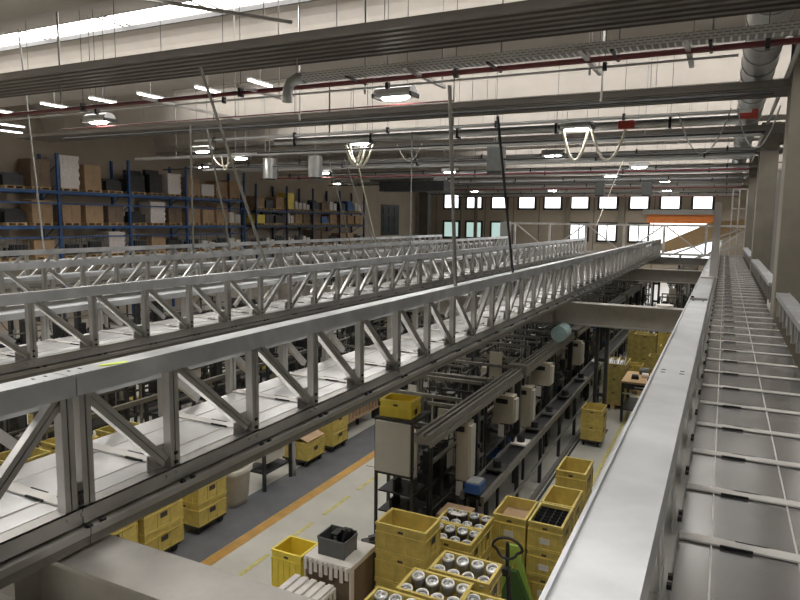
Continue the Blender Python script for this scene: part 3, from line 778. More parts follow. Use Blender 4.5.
# stack A - empty crate on top
dolly(-2.86, 6.06, 0, .58, .4, 'dark wheeled dolly under the tall crate stack by the machine end')
stack(4, -2.86, 6.06, .141+.06, 0, 'beside the white-covered box, topped by empty crate', 'yellow crates at the machine end')
MB_ = None
tag(MB().box(-.29, .29, -.19, .19, 0, .055).build('plastic_tray', 'yellow2', loc=(-2.86, 6.06, .1415)), 'flat yellow plastic tray under the tall crate stack at the machine end', 'tray')
# C: two filled stacks
def gpallet(x, y, w, d, lab, z=0):
    m = MB()
    for q in (-w/2+.06, 0, w/2-.06): m.box(q-.05, q+.05, -d/2, d/2, 0, .11)
    n = 6
    for k in range(n): m.box(-w/2, w/2, -d/2+k*d/n+.01, -d/2+(k+1)*d/n-.01, .11, .14)
    tag(m.build('pallet', 'wood', loc=(x, y, z)), lab, 'pallet')
gpallet(-2.62, 6.93, .64, .82, 'pallet under the two filled crate stacks behind the empty crate')
zc = stack(3, -2.61, 6.74, .142, 0, 'of filled crates behind the empty one, nearer', 'yellow filled crates', note=True)
zc2 = stack(3, -2.61, 7.15, .142, 0, 'of filled crates carrying the white paper note', 'yellow filled crates', note=True)
gpallet(-1.9, 5.35, 1.3, 1.1, 'pallet under the crates of machined rings by the pallet truck')
zd1 = stack(4, -2.01, 5.56, .142, 0, 'of shiny rings nearest the pallet truck', 'yellow crates of rings')
zd = zd1
crate(-2.14, 5.12, .142, 0, 'yellow plastic crate, lowest of the stack of rings in front', 'yellow crates of rings')
for i in (1, 2, 3): crate(-2.14, 5.12, .142+CT*i, 0, 'yellow plastic crate, %s of the stack of rings in front' % ['', 'second', 'third', 'topmost'][i], 'yellow crates of rings')
gpallet(-2.3, 4.55, .62, .5, 'pallet under the crates at the very bottom of the picture')
stack(4, -2.30, 4.68, .142, 0, 'at bottom edge of picture, left', 'yellow crates of rings')
stack(4, -1.55, 5.00, .142, 0, 'at bottom edge of picture, right', 'yellow crates of rings')
# machined rings inside crates
ring0 = None
def ring(x, y, z, tilt, rz, lab, grp, dark):
    global ring0
    if (dark, ) not in protos:
        r = thing('motor_ring', lab, 'motor part', (x, y, z), 0, grp)
        m = MB(); m.lathe([(.052, -.055), (.062, -.05), (.062, .04), (.055, .045), (.0, .045)][:4], n=18); m.add([], [])
        m.build('shell', 'winding' if dark else 'wire', r)
        m = MB(); m.lathe([(.062, .035), (.060, .058), (.048, .060), (.046, .036)], n=18); m.build('rim', 'steel' if dark else 'ring', r)
        m = MB(); m.lathe([(.046, .03), (.03, .045), (.014, .038), (.012, .06), (.0001, .06)], n=14); m.build('hub', 'steel', r)
        protos[(dark, )] = r; o = r
    else: o = dup(protos[(dark, )], (x, y, z), 0, lab, grp)
    o.rotation_euler = (tilt, 0, rz)
def rings(cx, cy, z, nx, ny, lab, grp, dark, w=.6, d=.4):
    n = 0
    for j in range(ny):
        for i in range(nx):
            x = cx - w/2+.075+(w-.15)*(i+.0)/(nx-1); y = cy-d/2+.075+(d-.15)*j/max(1, ny-1); n += 1
            ring(x+rnd.uniform(-.004, .004), y, z+rnd.uniform(-.005, .008), rnd.uniform(.05, .35), rnd.uniform(-1, 1)*.6, lab, grp, dark)
rings(-2.01, 5.56, zd-.075, 4, 2, 'round metal motor part in the crate nearest the pallet truck', 'rings in the crate by the pallet truck', 0)
rings(-2.14, 5.12, zd-.075, 4, 2, 'round metal motor part in the middle front crate of rings', 'rings in the middle front crate', 0)
rings(-2.30, 4.68, zd-.075, 4, 2, 'round metal motor part in the left crate at the bottom edge', 'rings in the bottom left crate', 0)
rings(-1.55, 5.00, zd-.075, 4, 2, 'round metal motor part in the right crate at the bottom edge', 'rings in the bottom right crate', 1)
rings(-2.61, 6.74, zc-.07, 4, 2, 'dark round motor part in the filled crate behind the empty one, nearer', 'dark rings in the nearer filled crate', 1)
rings(-2.61, 7.15, zc-.06, 4, 2, 'dark round motor part in the filled crate with the white note', 'dark rings in the farther filled crate', 1)
tag(MB().box(-.065, .065, -.045, .045, 0, .002).build('paper_note', 'paper', loc=(-2.72, 7.15, zc+.03)), 'white paper note lying on dark motor parts in a crate', 'note')
# R stack on green pallet truck
gpallet(-1.91, 7.95, .92, 1.3, 'pallet under the large block of yellow crates by the handrail')
for cx, cy, n, w_ in ((-2.13, 7.68, 3, 'front left with cardboard sheet'), (-1.69, 7.68, 3, 'front right, with black dividers'), (-2.13, 8.30, 2, 'back left'), (-1.69, 8.30, 3, 'back right')):
    zr = stack(n, cx, cy, .142, PI/2 if False else 0, 'in handrail block, '+w_, 'block of yellow crates', 'yellow', .42, .6, .33, True)
tag(MB().box(-.18, .18, -.26, .26, 0, .01).build('cardboard_sheet', 'card', loc=(-2.13, 7.68, zr-.14)), 'brown cardboard sheet inside a yellow crate of the block', 'sheet')
m = MB(); m.box(-.185, .185, -.27, .27, 0, .005)
for k in range(5): m.box(-.185+k*.37/4-.003, -.185+k*.37/4+.003, -.27, .27, .005, .12)
for k in range(7): m.box(-.185, .185, -.27+k*.09-.003, -.27+k*.09+.003, .005, .12)
tag(m.build('divider_grid', 'black', loc=(-1.69, 7.68, zr-.16)), 'black grid of dividers inside a yellow crate of the block', 'divider')
gpallet(-1.72, 9.25, .5, .62, 'pallet under the single stack behind the large crate block')
stack(3, -1.72, 9.25, .142, 0, 'alone behind the large block by the handrail', 'block of yellow crates', 'yellow', .42, .6, .36)
# single crate on dolly in the aisle
dolly(-2.26, 14.0, 0, .42, .55, 'small black dolly carrying two crates in the aisle')
stack(2, -2.26, 14.0, .142, 0, 'on the small dolly in the aisle', 'yellow crates in the aisle', 'yellow', .44, .58, .33)
# taller stack further on
gpallet(-2.28, 17.3, .62, .9, 'pallet under the tall crate stack in the aisle')
zt_ = stack(3, -2.28, 17.1, .142, 0, 'tall one left of the workbench, front', 'tall aisle stack', 'yellow2', .56, .44, .34)
stack(3, -2.28, 17.56, .142, 0, 'tall one left of the workbench, rear', 'tall aisle stack', 'yellow2', .56, .44, .34)
m = MB()
for k in range(9): m.tube([(-.2+.05*k, -.12+.03*(k % 5), .0), (-.18+.05*k, .1-.02*(k % 4), .10+.03*(k % 3))], .02, 7)
tag(m.build('metal_scraps', 'steel', loc=(-2.28, 17.1, zt_-.06)), 'loose bright metal rods in the top crate of the tall aisle stack', 'metal parts')
for i, (x, y, n, mm) in enumerate(((-1.9, 20.2, 4, 'yellow2'), (-1.2, 20.4, 3, 'yellow'), (-2.1, 18.9, 2, 'yellow'), (-1.35, 18.7, 3, 'yellow2'), (-1.5, 23.3, 4, 'yellow'), (-2.35, 22.5, 3, 'yellow2'), (-1.35, 24.0+.35, 1, 'yellow2'))):
    gpallet(x, y, .64, .5, 'pallet under the %s far aisle crate stack' % ORD[i])
    stack(n, x, y, .142, 0, 'far along the aisle, %s beyond the workbench' % ORD[i], 'far aisle crates', mm, .6, .44, .33)
# crates along the grey lane at left, under the nearest bridge
for i, (x, y, n, w_) in enumerate(((-6.93, 5.42, 4, 'leftmost under nearest bridge, by front girder'), (-6.93, 6.22, 4, 'second from left along grey lane'), (-6.98, 7.22, 4, 'beside the pale bin'),
                                     (-7.1, 10.2, 1, 'under bent cardboard sheet'), (-7.1, 11.1, 2, 'right of the cardboard-covered crate'))):
    dolly(x, y, 0, .56, .6, 'black dolly under the crates %s' % w_)
    zz = stack(n, x, y, .142, 0, w_, 'yellow crates along the grey lane', 'yellow', .6, .70 if i < 2 else .6, .34)
    if i == 3:
        m = MB(); m.prism([(-.3, .0), (.05, .10), (.3, .02), (.3, .03), (.05, .11), (-.3, .01)], 'y', -.3, .3)
        tag(m.build('cardboard_sheet', 'card', loc=(x, y, zz+.001)), 'bent brown cardboard sheet lying over a crate beside the grey lane', 'sheet')
# pale bin
r = thing('waste_bin', 'pale square-ish waste bin with liner beside the grey lane', 'bin', (-7.05, 8.08, 0))
def rsq(w, z, n=24, p=4): return [(w*math.copysign(abs(math.cos(2*PI*k/n))**(2/p), math.cos(2*PI*k/n)), w*math.copysign(abs(math.sin(2*PI*k/n))**(2/p), math.sin(2*PI*k/n)), z) for k in range(n)]
m = MB(); n = 24; L = [rsq(.20, 0), rsq(.22, .1), rsq(.25, .5), rsq(.27, .62), rsq(.25, .63), rsq(.235, .5), rsq(.2, .05)]
m.add([v for q in L for v in q], [(i*n+k, i*n+(k+1) % n, (i+1)*n+(k+1) % n, (i+1)*n+k) for i in range(len(L)-1) for k in range(n)] + [tuple(range(6*n, 7*n)), tuple(range(n))[::-1]], 0, True); m.build('body', 'bin', r)
m = MB(); L = [rsq(.28, .56), rsq(.283, .64), rsq(.262, .645)]; m.add([v for q in L for v in q], [(i*n+k, i*n+(k+1) % n, (i+1)*n+(k+1) % n, (i+1)*n+k) for i in range(2) for k in range(n)], 0, True); m.build('liner', 'panelwhite', r)
# control frame left
r = thing('control_stand', 'steel floor frame holding a beige control box beside the grey lane', 'machine', (-7.1, 9.05, 0))
for sx in (-.25, .25):
    for sy in (-.38, .38): MB().box(sx-.025, sx+.025, sy-.025, sy+.025, 0, 1.25).build('leg', 'dark', r)
MB().box(-.24, .24, -.34, .34, .28, .32).build('shelf', 'dark', r)
MB().box(-.2, .22, -.28, .26, .45, 1.05).build('control_box', 'panelwhite', r, bevel=.01)
MB().box(-.27, .27, -.4, .4, 1.22, 1.26).build('top', 'alu', r)
m = MB(); m.tube(arc_pts((.23, -.2, .95), (.23, .15, .95), .3), .012, 6); m.tube(arc_pts((.23, -.05, .85), (.23, .25, .9), .25), .01, 6); m.build('hose', 'black', r)
r = thing('gas_bottle', 'slim grey bottle with white base beside the cardboard-covered crate', 'bottle', (-6.85, 9.5, 0))
m = MB(); m.lathe([(.001, 0), (.06, 0), (.06, .22), (.05, .24), (.05, .6), (.035, .68), (.02, .72), (.02, .8), (.001, .8)], n=14); m.build('body', 'pipe', r)
# yellow crate, white covered boxes, grey crate near the front
dolly(-4.50, 6.28, 0, .4, .36, 'small dolly under the open yellow crate in the lane')
crate(-4.50, 6.28, .142, 0, 'open yellow plastic crate standing alone beside the white-covered box', 'lane crate', 'brightyellow', .44, .4, .55)
r = thing('covered_box', 'dark container with white foam cover, grey crate on top', 'container', (-3.55, 5.80, 0))
MB().box(-.27, .27, -.26, .26, 0, 1.04).build('container', 'card2', r, bevel=.02)
m = MB(); m.box(-.29, .29, -.28, .28, 1.04, 1.10); m.box(-.29, -.27, -.28, .28, .86, 1.04); m.box(.27, .29, -.28, -.2, .2, 1.04)
for k in range(9): m.box(-.29+k*.064, -.29+k*.064+.045, -.295, -.28, .95-.04*(k % 2), 1.09)
m.build('foam_cover', 'white', r, bevel=.02)
r = thing('covered_box', 'lower dark container with ribbed white foam cover, in front of the taller one', 'container', (-3.66, 5.2, 0))
MB().box(-.24, .24, -.24, .24, 0, .84).build('container', 'card2', r, bevel=.02)
m = MB(); m.box(-.26, .26, -.26, .26, .84, .88)
for k in range(5): m.box(-.25+k*.105, -.25+k*.105+.07, -.255, .255, .88, .905)
for k in range(7): m.box(.26, .27, -.25+k*.075, -.25+k*.075+.05, .76, .88)
m.build('foam_cover', 'white', r, bevel=.015)
r = thing('parts_crate', 'grey plastic crate with dark parts, on the white-covered box', 'crate', (-3.56, 5.75, 1.102))
m = MB(); m.prism([(-.15, 0), (.15, 0), (.18, .20), (.165, .20), (.14, .015), (-.14, .015), (-.165, .20), (-.18, .20)], 'y', -.13, .13)
m.box(-.165, .165, -.135, -.12, .0, .19); m.box(-.165, .165, .12, .135, 0, .22); m.build('body', 'greybox', r)
m = MB(); m.box(-.06, .02, -.05, .1, .015, .22); m.tube([(.05, -.06, .02), (.09, .05, .26)], .02, 7); m.box(.03, .13, .02, .1, .02, .25); m.build('dark_parts', 'black', r)
m = MB(); m.box(-.006, .02, -.07, -.05, .1, .2); m.build('pale_part', 'steel', r)
# machine rail stub behind the covered box
m = MB(); m.bar((-3.55, 6.3, .95), (-3.2, 6.75, .95), .12, .05); m.box(-3.5, -3.4, 6.35, 6.45, 0, .93); m.bar((-3.45, 6.25, 1.05), (-3.1, 6.6, 1.12), .05, .05)
tag(m.build('dark_stand', 'dark'), 'dark metal stand between the white-covered box and machine', 'stand')
# pallet truck
r = thing('pallet_truck', 'lime green hand pallet truck with black loop handle', 'pallet truck', (-1.95, 7.05, 0))
hpt = []
m = MB(); pts = []
hc = Vector((.03, -.42, 1.13))
for k in range(21):
    a = 2*PI*k/20; pts.append(hc+Vector((.17*math.cos(a)*(1 if math.sin(a) > -.3 else .7), .02*math.sin(a), .11*math.sin(a))))
m.tube(pts, .016, 8, caps=False); hb = m
m = MB(); m.tube([(.03, -.42, 1.2), (.02, -.36, .9), (0, -.12, .25)], [.02, .024, .03], 10); m.box(-.012, .06, -.46, -.36, .82, .9); tb = m.build('tow_bar', 'black', r); hb.build('handle', 'black', tb)
m = MB(); m.prism([(-.10, .9), (.0, .9), (.02, .84), (.24, .12), (.16, .10), (-.03, .74), (-.17, .10), (-.24, .12)], 'y', .10, .14); m.build('a_frame', 'lime', r)
m = MB(); m.box(-.18, .18, -.02, .16, .12, .26); m.box(-.2, -.04, .16, .22, .05, .1); m.box(.04, .2, .16, .22, .05, .1); m.prism([(-.18, .26), (.18, .26), (.02, .62), (-.06, .62)], 'y', .02, .095); m.build('body', 'green', r)
m = MB(); m.tube([(-.12, -.12, .1), (.12, -.12, .1)], .1, 14); m.build('wheel', 'black', r)

# workbench trolley in the aisle
r = thing('work_trolley', 'black trolley bench with wooden top in the aisle', 'trolley', (-1.55, 16.4, 0))
MB().box(-.42, .42, -.6, .6, .96, 1.0).build('wooden_top', 'wood', r)
for sx in (-.38, .38):
    for sy in (-.55, .55): MB().box(sx-.03, sx+.03, sy-.03, sy+.03, .04, .96).build('leg', 'black', r); MB().tube([(sx-.02, sy, .04), (sx+.02, sy, .04)], .04, 8).build('wheel', 'black', r)
MB().box(-.4, .4, -.57, .57, .3, .34).build('shelf', 'dark', r)
dw = MB().box(-.4, .4, -.57, .57, .82, .94).build('drawer', 'dark', r); MB().box(-.12, .12, -.60, -.571, .87, .89).build('handle', 'galv', dw)
MB().box(-.39, .39, -.60, -.57, .70, .73).build('rail', 'galv', r)
for i, (x, y, s_, mm, lab) in enumerate(((-1.7, 16.15, .12, 'dark', 'black tool block at the front of the trolley bench'), (-1.5, 16.4, .12, 'white', 'white roll on the trolley bench'), (-1.35, 16.1, .1, 'black', 'black canister at the right of the trolley bench'), (-1.55, 16.75, .17, 'greybox', 'grey bin at the back of the trolley bench'))):
    m = MB(); m.tube([(-s_*.6, 0, s_*.5), (s_*.6, 0, s_*.5)], s_*.5, 10); m.box(-s_*.7, s_*.7, -s_*.2, s_*.2, 0, s_*.5)
    tag(m.build('bench_item', mm, loc=(x, y, 1.001)), lab, 'workshop item')

# ------------------------------------------------------------------ assembly line equipment
def station(x0, x1, y, L, hh, label, seed, faces=1):
    g = random.Random(seed); r = thing('assembly_station', label, 'machine', ((x0+x1)/2, y, 0)); w = (x1-x0)/2; l = L/2
    for sx in (-w+.03, w-.03):
        for sy in (-l+.03, l-.03):
            MB().box(sx-.022, sx+.022, sy-.022, sy+.022, 0, hh*(1 if g.random() > .2 else .8)).build('frame_post', g.choice(['alu', 'dark', 'grime']), r)
    m = MB(); zt = g.uniform(.78, .92); m.box(-w, w, -l, l, zt, zt+.04); m.build('worktop', g.choice(['grime', 'dark', 'alu']), r)
    m = MB(); m.box(-w, w, -l, -l+.04, hh-.05, hh); m.box(-w, w, l-.04, l, hh-.05, hh); m.box(w-.05, w, -l+.04, l-.04, hh*.72, hh*.72+.04); m.build('top_frame', 'alu', r)
    m = MB(); m.box(-w+.05, w-.05, -l+.05, l-.05, zt+.04, zt+.05)
    for k in range(g.randint(14, 20)):                 # tooling block on the table
        a = g.uniform(-w+.08, w-.18); b = g.uniform(-l+.08, l-.2); s1, s2, s3 = g.uniform(.03, .17), g.uniform(.03, .2), g.choice((.08, .12, .2, .3, .45, .7, .9))*g.uniform(.7, 1.1)
        m.box(a, a+s1, b, b+s2, zt+.04, zt+.04+s3)
    m.build('tooling', g.choice(['grime', 'dark']), r)
    for k in range(g.randint(2, 4)):
        a = g.uniform(-w+.1, w-.1); b = g.uniform(-l+.1, l-.1); z0 = g.uniform(zt+.04, hh-.5)
        m = MB(); m.tube([(a, b, z0), (a, b, hh-.02)], .012, 6); m.tube([(a, b, z0), (a, b, z0+g.uniform(.15, .4))], g.uniform(.02, .05), 9); m.build('air_cylinder', 'steel' if (seed+k) % 3 else 'alu', r)
    m = MB()                                          # cross rails and arms over the table
    for k in range(g.randint(4, 6)):
        z0 = g.uniform(1.0, hh-.08); a = g.uniform(-w, w); b = g.uniform(-l, l)
        if k % 2: m.box(-w+.02, w-.02, b-.015, b+.015, z0, z0+.04)
        else: m.box(a-.015, a+.015, -l+.02, l-.02, z0, z0+.04)
    m.build('cross_rail', g.choice(['alu', 'grime', 'dark']), r)
    if g.random() < .5:
        a = g.uniform(-w+.05, w-.25); b = g.uniform(-l+.05, l-.3)
        MB().box(a, a+.2, b, b+.26, zt+.04, zt+.16).build('parts_bin', g.choice(['yellow2', 'plasticblue', 'redpipe', 'brightyellow', 'panelwhite']), r)
    m = MB()
    for k in range(g.randint(5, 8)):
        a = Vector((g.uniform(-w, w), g.uniform(-l, l), hh-.1)); b = Vector((g.uniform(-w, w), g.uniform(-l, l), g.uniform(zt, hh-.4)))
        m.tube(arc_pts(a, b, g.uniform(.05, .3), 8), .011, 5)
    m.build('hose', 'black', r)
    if g.random() < .8:
        a = w-.02; b = g.uniform(-l+.05, l-.45); z0 = g.uniform(1.15, hh-.75); hgt = g.uniform(.3, .55)
        cb = MB().box(a-.12, a+.02, b, b+g.uniform(.28, .4), z0, z0+hgt).build('control_box', g.choice(['beige', 'beige', 'panelwhite', 'grime']), r)
        m = MB(); m.box(a+.02, a+.03, b+.05, b+.22, z0+hgt-.12, z0+hgt-.05)
        m.build('display', 'black', cb)
    if g.random() < .4:
        a = g.uniform(-w+.05, w-.3); m = MB(); m.box(a, a+.26, -l+.02, -l+.05, 1.0, hh-.2); m.build('guard_panel', g.choice(['beige', 'dark', 'panelwhite']), r)
    m = MB()
    for k in range(3):
        a = g.uniform(-w+.05, w-.25); b = g.uniform(-l+.05, l-.3); m.box(a, a+.2, b, b+.26, .12, .12+g.uniform(.1, .4))
    m.box(-w+.02, w-.02, -l+.02, l-.02, .08, .11)
    m.build('lower_shelf', g.choice(['dark', 'grime', 'dark', 'plasticblue']), r)
    return r
# white end cabinet
r = thing('machine_end_cabinet', 'tall dark machine end frame with large pale blank panel', 'cabinet', (-3.59, 7.2, 0))
MB().box(-.25, .25, -.1, -.07, 1.5, 2.17).build('pale_panel', 'panelwhite', r, bevel=.008)
m = MB()
for x in (-.27, .24): m.box(x, x+.03, -.07, -.03, 0, 2.17)
m.box(-.27, .27, -.07, -.03, 1.46, 1.5); m.box(-.27, .27, -.07, .5, 2.17, 2.2)
for x in (-.27, .24): m.box(x, x+.03, .47, .5, 0, 2.17)
m.build('frame', 'dark', r)
m = MB()
for k in range(5): m.box(-.24, .24, -.02, .42, .12+.27*k, .14+.27*k)
for k in range(10): m.box(-.22+.045*k, -.19+.045*k, .0, .2+.02*(k % 4), .14+.27*(k % 5), .3+.27*(k % 5))
m.build('shelf_contents', 'black', r)
crate(-3.62, 7.38, 2.202, .06, 'bright yellow open crate on top of the machine end cabinet', 'cabinet-top crate', 'brightyellow', .44, .34, .22)
# overhead gantry beam
r = thing('gantry_rail', 'long twin-grooved aluminium gantry rail running above the assembly line', 'rail', (-3.12, 0, 0))
m = MB(); z0 = 2.02
m.box(-.10, .10, 6.95, 34, z0, z0+.08); m.box(-.10, -.06, 6.95, 34, z0+.08, z0+.12); m.box(-.02, .02, 6.95, 34, z0+.08, z0+.12); m.box(.06, .10, 6.95, 34, z0+.08, z0+.12)
m.box(.10, .12, 6.95, 34, z0-.04, z0+.03); m.build('rail', 'alu', r)
for i in range(11):
    y = 8.9+2.2*i; MB().box(-.05, .05, y-.04, y+.04, 0, z0).build('gantry_post', 'dark', r); 
    if i % 2: MB().box(-.17, .17, y-.1, y+.1, z0-.02, z0+.17).build('joint_bracket', 'alu', r)
for i, (y, z0, hh, w, lab) in enumerate(((8.45, 1.05, .85, .30, 'tall beige control cabinet under the gantry rail, nearest one'), (10.35, 1.35, .48, .46, 'beige control box with dark display under the gantry rail, second'),
                          (11.55, .95, .75, .42, 'plain beige panel box low under the gantry rail'), (12.8, 1.45, .45, .50, 'beige control box by the pale teal drum'), (16.2, 1.2, .6, .4, 'far beige control box near the twin stanchion'))):
    r = thing('control_cabinet', lab, 'control box', (-3.16, y, z0))
    cb = MB().box(-w/2+.1, w/2-.02, -.11, .11, 0, hh).build('casing', 'beige', r, bevel=.008)
    MB().box(-w*.2, w*.25, -.117, -.111, hh-.14, hh-.06).build('display', 'black', cb)
    MB().box(-.03, .03, -.02, .02, hh+.0, 2.02-z0).build('hanger', 'dark', r)
    for k in range(3): MB().tube(arc_pts((w/2-.08, -.05+.05*k, .02), (.12+.02*k, .2, -.25), .18+.05*k, 8), .010, 5).build('hose', 'black', r)
    MB().box(w/2-.02, w/2+.02, -.09, .09, .05, hh-.05).build('valve_strip', 'panelwhite', r)
    if i < 4: MB().box(-.03, .07, -.13, -.125, -.22, -.01).build('paper_tag', 'paper', r)
# low conveyor
r = thing('roller_conveyor', 'low conveyor with twin rails running along the front of the assembly line', 'conveyor', (-2.78, 0, 0))
m = MB(); m.box(-.30, -.25, 8.2, 33, .84, .94); m.box(.0, .05, 8.2, 33, .84, .94); m.build('side_rail', 'alu', r)
m = MB(); m.box(-.25, 0, 8.25, 33, .86, .89); m.build('belt', 'dark', r)
m = MB(); m.box(.08, .11, 8.2, 33, .45, .49); m.build('guard_rail', 'alu', r)
for i in range(17):
    y = 8.3+1.5*i; MB().box(-.28, -.24, y, y+.05, 0, .84).build('leg', 'dark', r); MB().box(.02, .08, y, y+.05, 0, .84).build('leg', 'dark', r)
m = MB(); m.box(-2.66+.0, -2.60, 8.2, 30, .0, .09); tag(m.build('floor_guide', 'alu'), 'pale low guide strip on the floor along the conveyor', 'guide rail')
# items along the conveyor
for i, (y, mm, lab) in enumerate(((9.3, 'grime', 'flat metal tray on the conveyor nearest the crates'), (10.6, 'white', 'white square plate with a dark round part on the conveyor'), (11.5, 'grime', 'oily workpiece carrier on the conveyor'),
                        (12.6, 'steel', 'bright metal workpiece on the conveyor'), (14.0, 'grime', 'dark workpiece on the conveyor before the stanchion'), (15.8, 'steel', 'small bright workpiece on the conveyor by the stanchion'), (18.0, 'white', 'far white plate on the conveyor'))):
    m = MB(); m.box(-.13, .13, -.16, .16, 0, .03); m.tube([(0, 0, .03), (0, 0, .13)], .07, 12, 1); tag(m.build('workpiece_carrier', [mm, 'black'], loc=(-2.9, y, .941)), lab, 'workpiece')
r = thing('blue_motor', 'small blue motor box beside the conveyor, near the filled crates', 'motor', (-2.92, 8.35, .941))
MB().box(-.1, .12, -.14, .14, 0, .14).build('body', 'plasticblue', r, bevel=.01); MB().box(-.08, .1, -.12, .12, .14, .16).build('top_plate', 'pipe', r)
tag(MB().box(-.2, .2, -.2, .2, 0, .25).build('open_carton', 'card', loc=(-2.98, 7.80, .602)), 'brown carton behind the filled crates', 'carton')
tag(MB().box(-.22, .22, -.22, .22, 0, .60).build('base_cabinet', 'dark', loc=(-2.98, 7.80, 0.0)), 'dark base cabinet under the brown carton', 'cabinet')
tag(MB().tube([(0, -.25, 0), (0, .25, 0)], .17, 20).build('round_drum', 'teal', loc=(-3.05, 14.1, 2.32)), 'pale teal round drum lying over the gantry rail', 'drum')
station(-3.9, -3.32, 8.27, 1.04, 2.0, 'cluttered machine corner right behind the pale blank panel', 990)
for i in range(16):
    g = random.Random(60+i); y = 8.95+1.25*i+g.uniform(-.15, .15)
    if min(abs(y-q) for q in (8.45, 10.35, 11.55, 12.8, 16.2)) < .35: continue
    r = thing('tool_column', '%s small fixture post standing between conveyor and assembly stations' % ORD[i], 'fixture', (-3.19, y, 0))
    hh = g.uniform(1.1, 1.75); MB().box(-.02, .02, -.02, .02, 0, hh).build('post', 'alu', r)
    m = MB(); m.box(-.07, .05, -.12, .1, hh, hh+g.uniform(.08, .25)); m.box(-.03, .16, -.03, .03, hh-.1, hh-.04); m.build('head', g.choice(['grime', 'beige', 'steel', 'dark', 'plasticblue']), r)
    m = MB(); m.tube(arc_pts((0, .05, hh+.05), (.1, .3, .95), .2, 8), .01, 5); m.build('hose', 'black', r)
# stations on the main line
y = 8.85; i = 0; g = random.Random(3)
while y < 36:
    L = g.uniform(1.15, 1.4)
    station(-4.55, -3.32, y+L/2-.1, L-.08, g.uniform(1.8, 2.35) if y < 14 else g.uniform(1.9, 2.5), '%s assembly station along the line behind the pale blank panel' % ORD[i], 100+i)
    y += L; i += 1
y = 12.0; i = 0
while y < 36:
    L = g.uniform(1.3, 1.7)
    station(-5.75, -4.68, y+L/2-.1, L-.08, g.uniform(1.2, 2.0), '%s machine of the back row, between orange line and gantry rail' % ORD[i], 700+i)
    y += L; i += 1
y = 3.0; i = 0
while y < 37:
    L = g.uniform(1.7, 2.1)
    station(-11.0, -10.05, y+L/2-.1, L-.08, g.uniform(1.2, 2.0), '%s workstation of the row behind the back-row crates' % ORD[i], 800+i)
    y += L; i += 1
# left line, seen under and through the nearest bridge
y = 11.6; i = 0
while y < 38:
    L = g.uniform(1.3, 1.6)
    station(-8.5, -7.55, y+L/2-.1, L-.08, g.uniform(1.3, 2.1), '%s workstation along the left line beyond the grey lane' % ORD[i], 200+i)
    y += L; i += 1
# long rack rails (left line)
for i, (x, z0) in enumerate(((-7.32, 1.0), (-9.4, 1.3), (-9.9, 1.6))):
    r = thing('flow_rail', ['lower rusty roller rail with parts beside the grey lane', 'middle long roller rail beyond the left workstations', 'upper long roller rail beyond the left workstations'][i], 'rail', (x, 0, 0))
    MB().box(-.04, .04, 11.4 if i == 0 else 6, 34, z0, z0+.08).build('rail', 'alu', r)
    m = MB()
    for k in range(18 if i == 0 else 22): m.box(-.03, .03, (11.45 if i == 0 else 6.05)+1.2*k, (11.5 if i == 0 else 6.1)+1.2*k, 0, z0)
    m.build('supports', 'dark', r)
r = thing('slatted_shelf', 'low brown slatted shelf of pinkish parts beside the grey lane', 'shelf', (-7.15, 12.4, 0))
m = MB(); m.box(-.12, .08, -.9, .9, .3, .34); m.box(-.12, .08, -.9, .9, .6, .64)
for k in range(12): m.box(.02, .06, -.88+.15*k, -.80+.15*k, .34, .58)
m.build('slats', 'card', r); m = MB(); m.box(-.12, .08, -.9, -.86, 0, .75); m.box(-.12, .08, .86, .9, 0, .75); m.build('ends', 'dark', r)
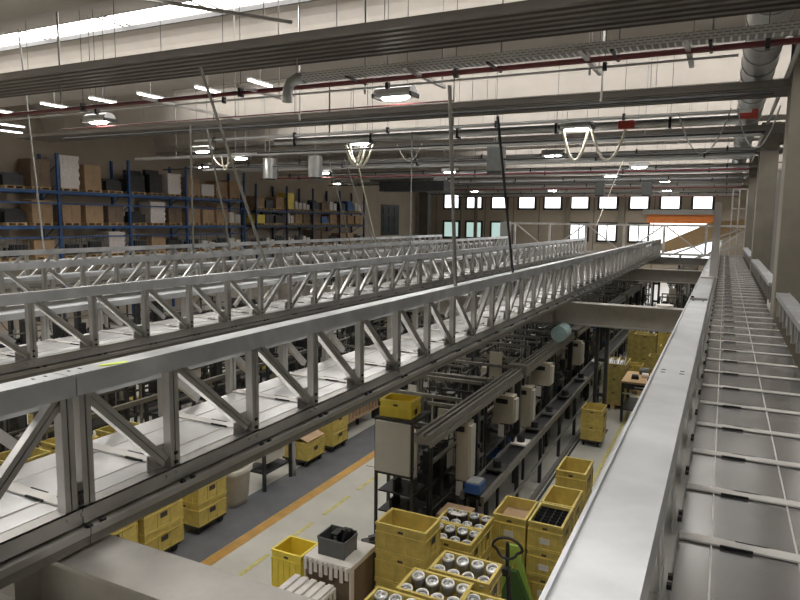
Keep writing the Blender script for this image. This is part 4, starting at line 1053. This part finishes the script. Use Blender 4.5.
# far-left yellow crates and clutter seen between the posts of the nearest bridge
for i, (x, y, n) in enumerate(((-9.2, 5.9, 3), (-9.15, 6.7, 3), (-8.9, 7.5, 3), (-9.0, 8.5, 2), (-9.1, 4.9, 3), (-9.0, 9.6, 2), (-12.0, 8.4, 2), (-13.5, 9.9, 2))):
    gpallet(x, y, .64, .64, 'pallet under the %s back-row crate stack' % ORD[i])
    stack(n, x, y, .142, 0, 'in back row seen through nearest bridge, %s' % ORD[i], 'back-row crates', 'yellow' if i % 2 else 'yellow2', .6, .6, .34)
y = 8.6; i = 0
while y < 36:
    L = g.uniform(1.5, 1.9)
    station(-12.9, -11.6 if i % 2 else -11.9, y+L/2+2.0, L-.1, g.uniform(1.3, 2.3), '%s workstation of the row behind the second bridge' % ORD[i], 300+i)
    y += L; i += 1
y = 8; i = 0
while y < 38:
    L = g.uniform(2.2, 2.8)
    station(-19.3, -17.9, y+L/2, L-.3, g.uniform(1.6, 2.6), '%s workstation of the row before the blue racks' % ORD[i], 400+i)
    y += L; i += 1
tag(MB().lathe([(.001, 0), (.25, 0), (.3, .3), (.26, .7), (.12, .95), (.001, 1.0)], n=14).build('pink_sack', 'pink', loc=(-13.8, 11.4, .8)), 'pink cloth bundle seen through the second bridge truss', 'sack')
tag(MB().box(-.35, .35, -.35, .35, 0, .8).build('base_cabinet', 'dark', loc=(-13.8, 11.4, 0)), 'dark cabinet under the pink bundle', 'cabinet')
# right-hand far row
y = 22; i = 0
while y < 38:
    L = g.uniform(1.5, 1.9)
    station(-.9, .2, y+L/2, L-.15, g.uniform(1.5, 2.3), '%s machine in the far row below the right walkway' % ORD[i], 500+i)
    y += L; i += 1
y = 24.5; i = 0
while y < 39:
    station(-2.0+.1*(i % 2), -1.2, y+1.2, 1.2, g.uniform(1.5, 2.6), '%s machine at the far end of the aisle' % ORD[i], 600+i)
    y += 2.2; i += 1
r = thing('white_roll', 'white round roll lying on the middle-distance girder', 'roll', (-1.05, 14.86, ZB-.0715+.001))
MB().tube([(0, 0, 0), (0, 0, .07)], .17, 20).build('roll', 'white', r)

# ------------------------------------------------------------------ light, world, camera
w = bpy.data.worlds.new('world'); bpy.context.scene.world = w; w.use_nodes = True
w.node_tree.nodes['Background'].inputs[0].default_value = (.85, .9, 1, 1); w.node_tree.nodes['Background'].inputs[1].default_value = .6

cam = bpy.data.cameras.new('camera'); co = bpy.data.objects.new('camera', cam); C.objects.link(co)
Rm = Matrix(((0.89580784, -0.06530827, 0.43961704), (0.44426334, 0.10357059, -0.88988944), (0.01258574, 0.99247567, 0.12179342)))
# columns of the camera matrix are the camera axes expressed in the world
co.matrix_world = Matrix.Translation((0, 0, H)) @ Rm.to_4x4()
cam.sensor_width = 36; cam.lens = 36*653/800; cam.clip_start = .05; cam.clip_end = 300
sc = bpy.context.scene; sc.camera = co
sc.view_settings.view_transform = 'Standard'; sc.view_settings.look = 'None'; sc.view_settings.gamma = 1; sc.view_settings.use_curve_mapping = False
sc.view_settings.exposure = 0.38
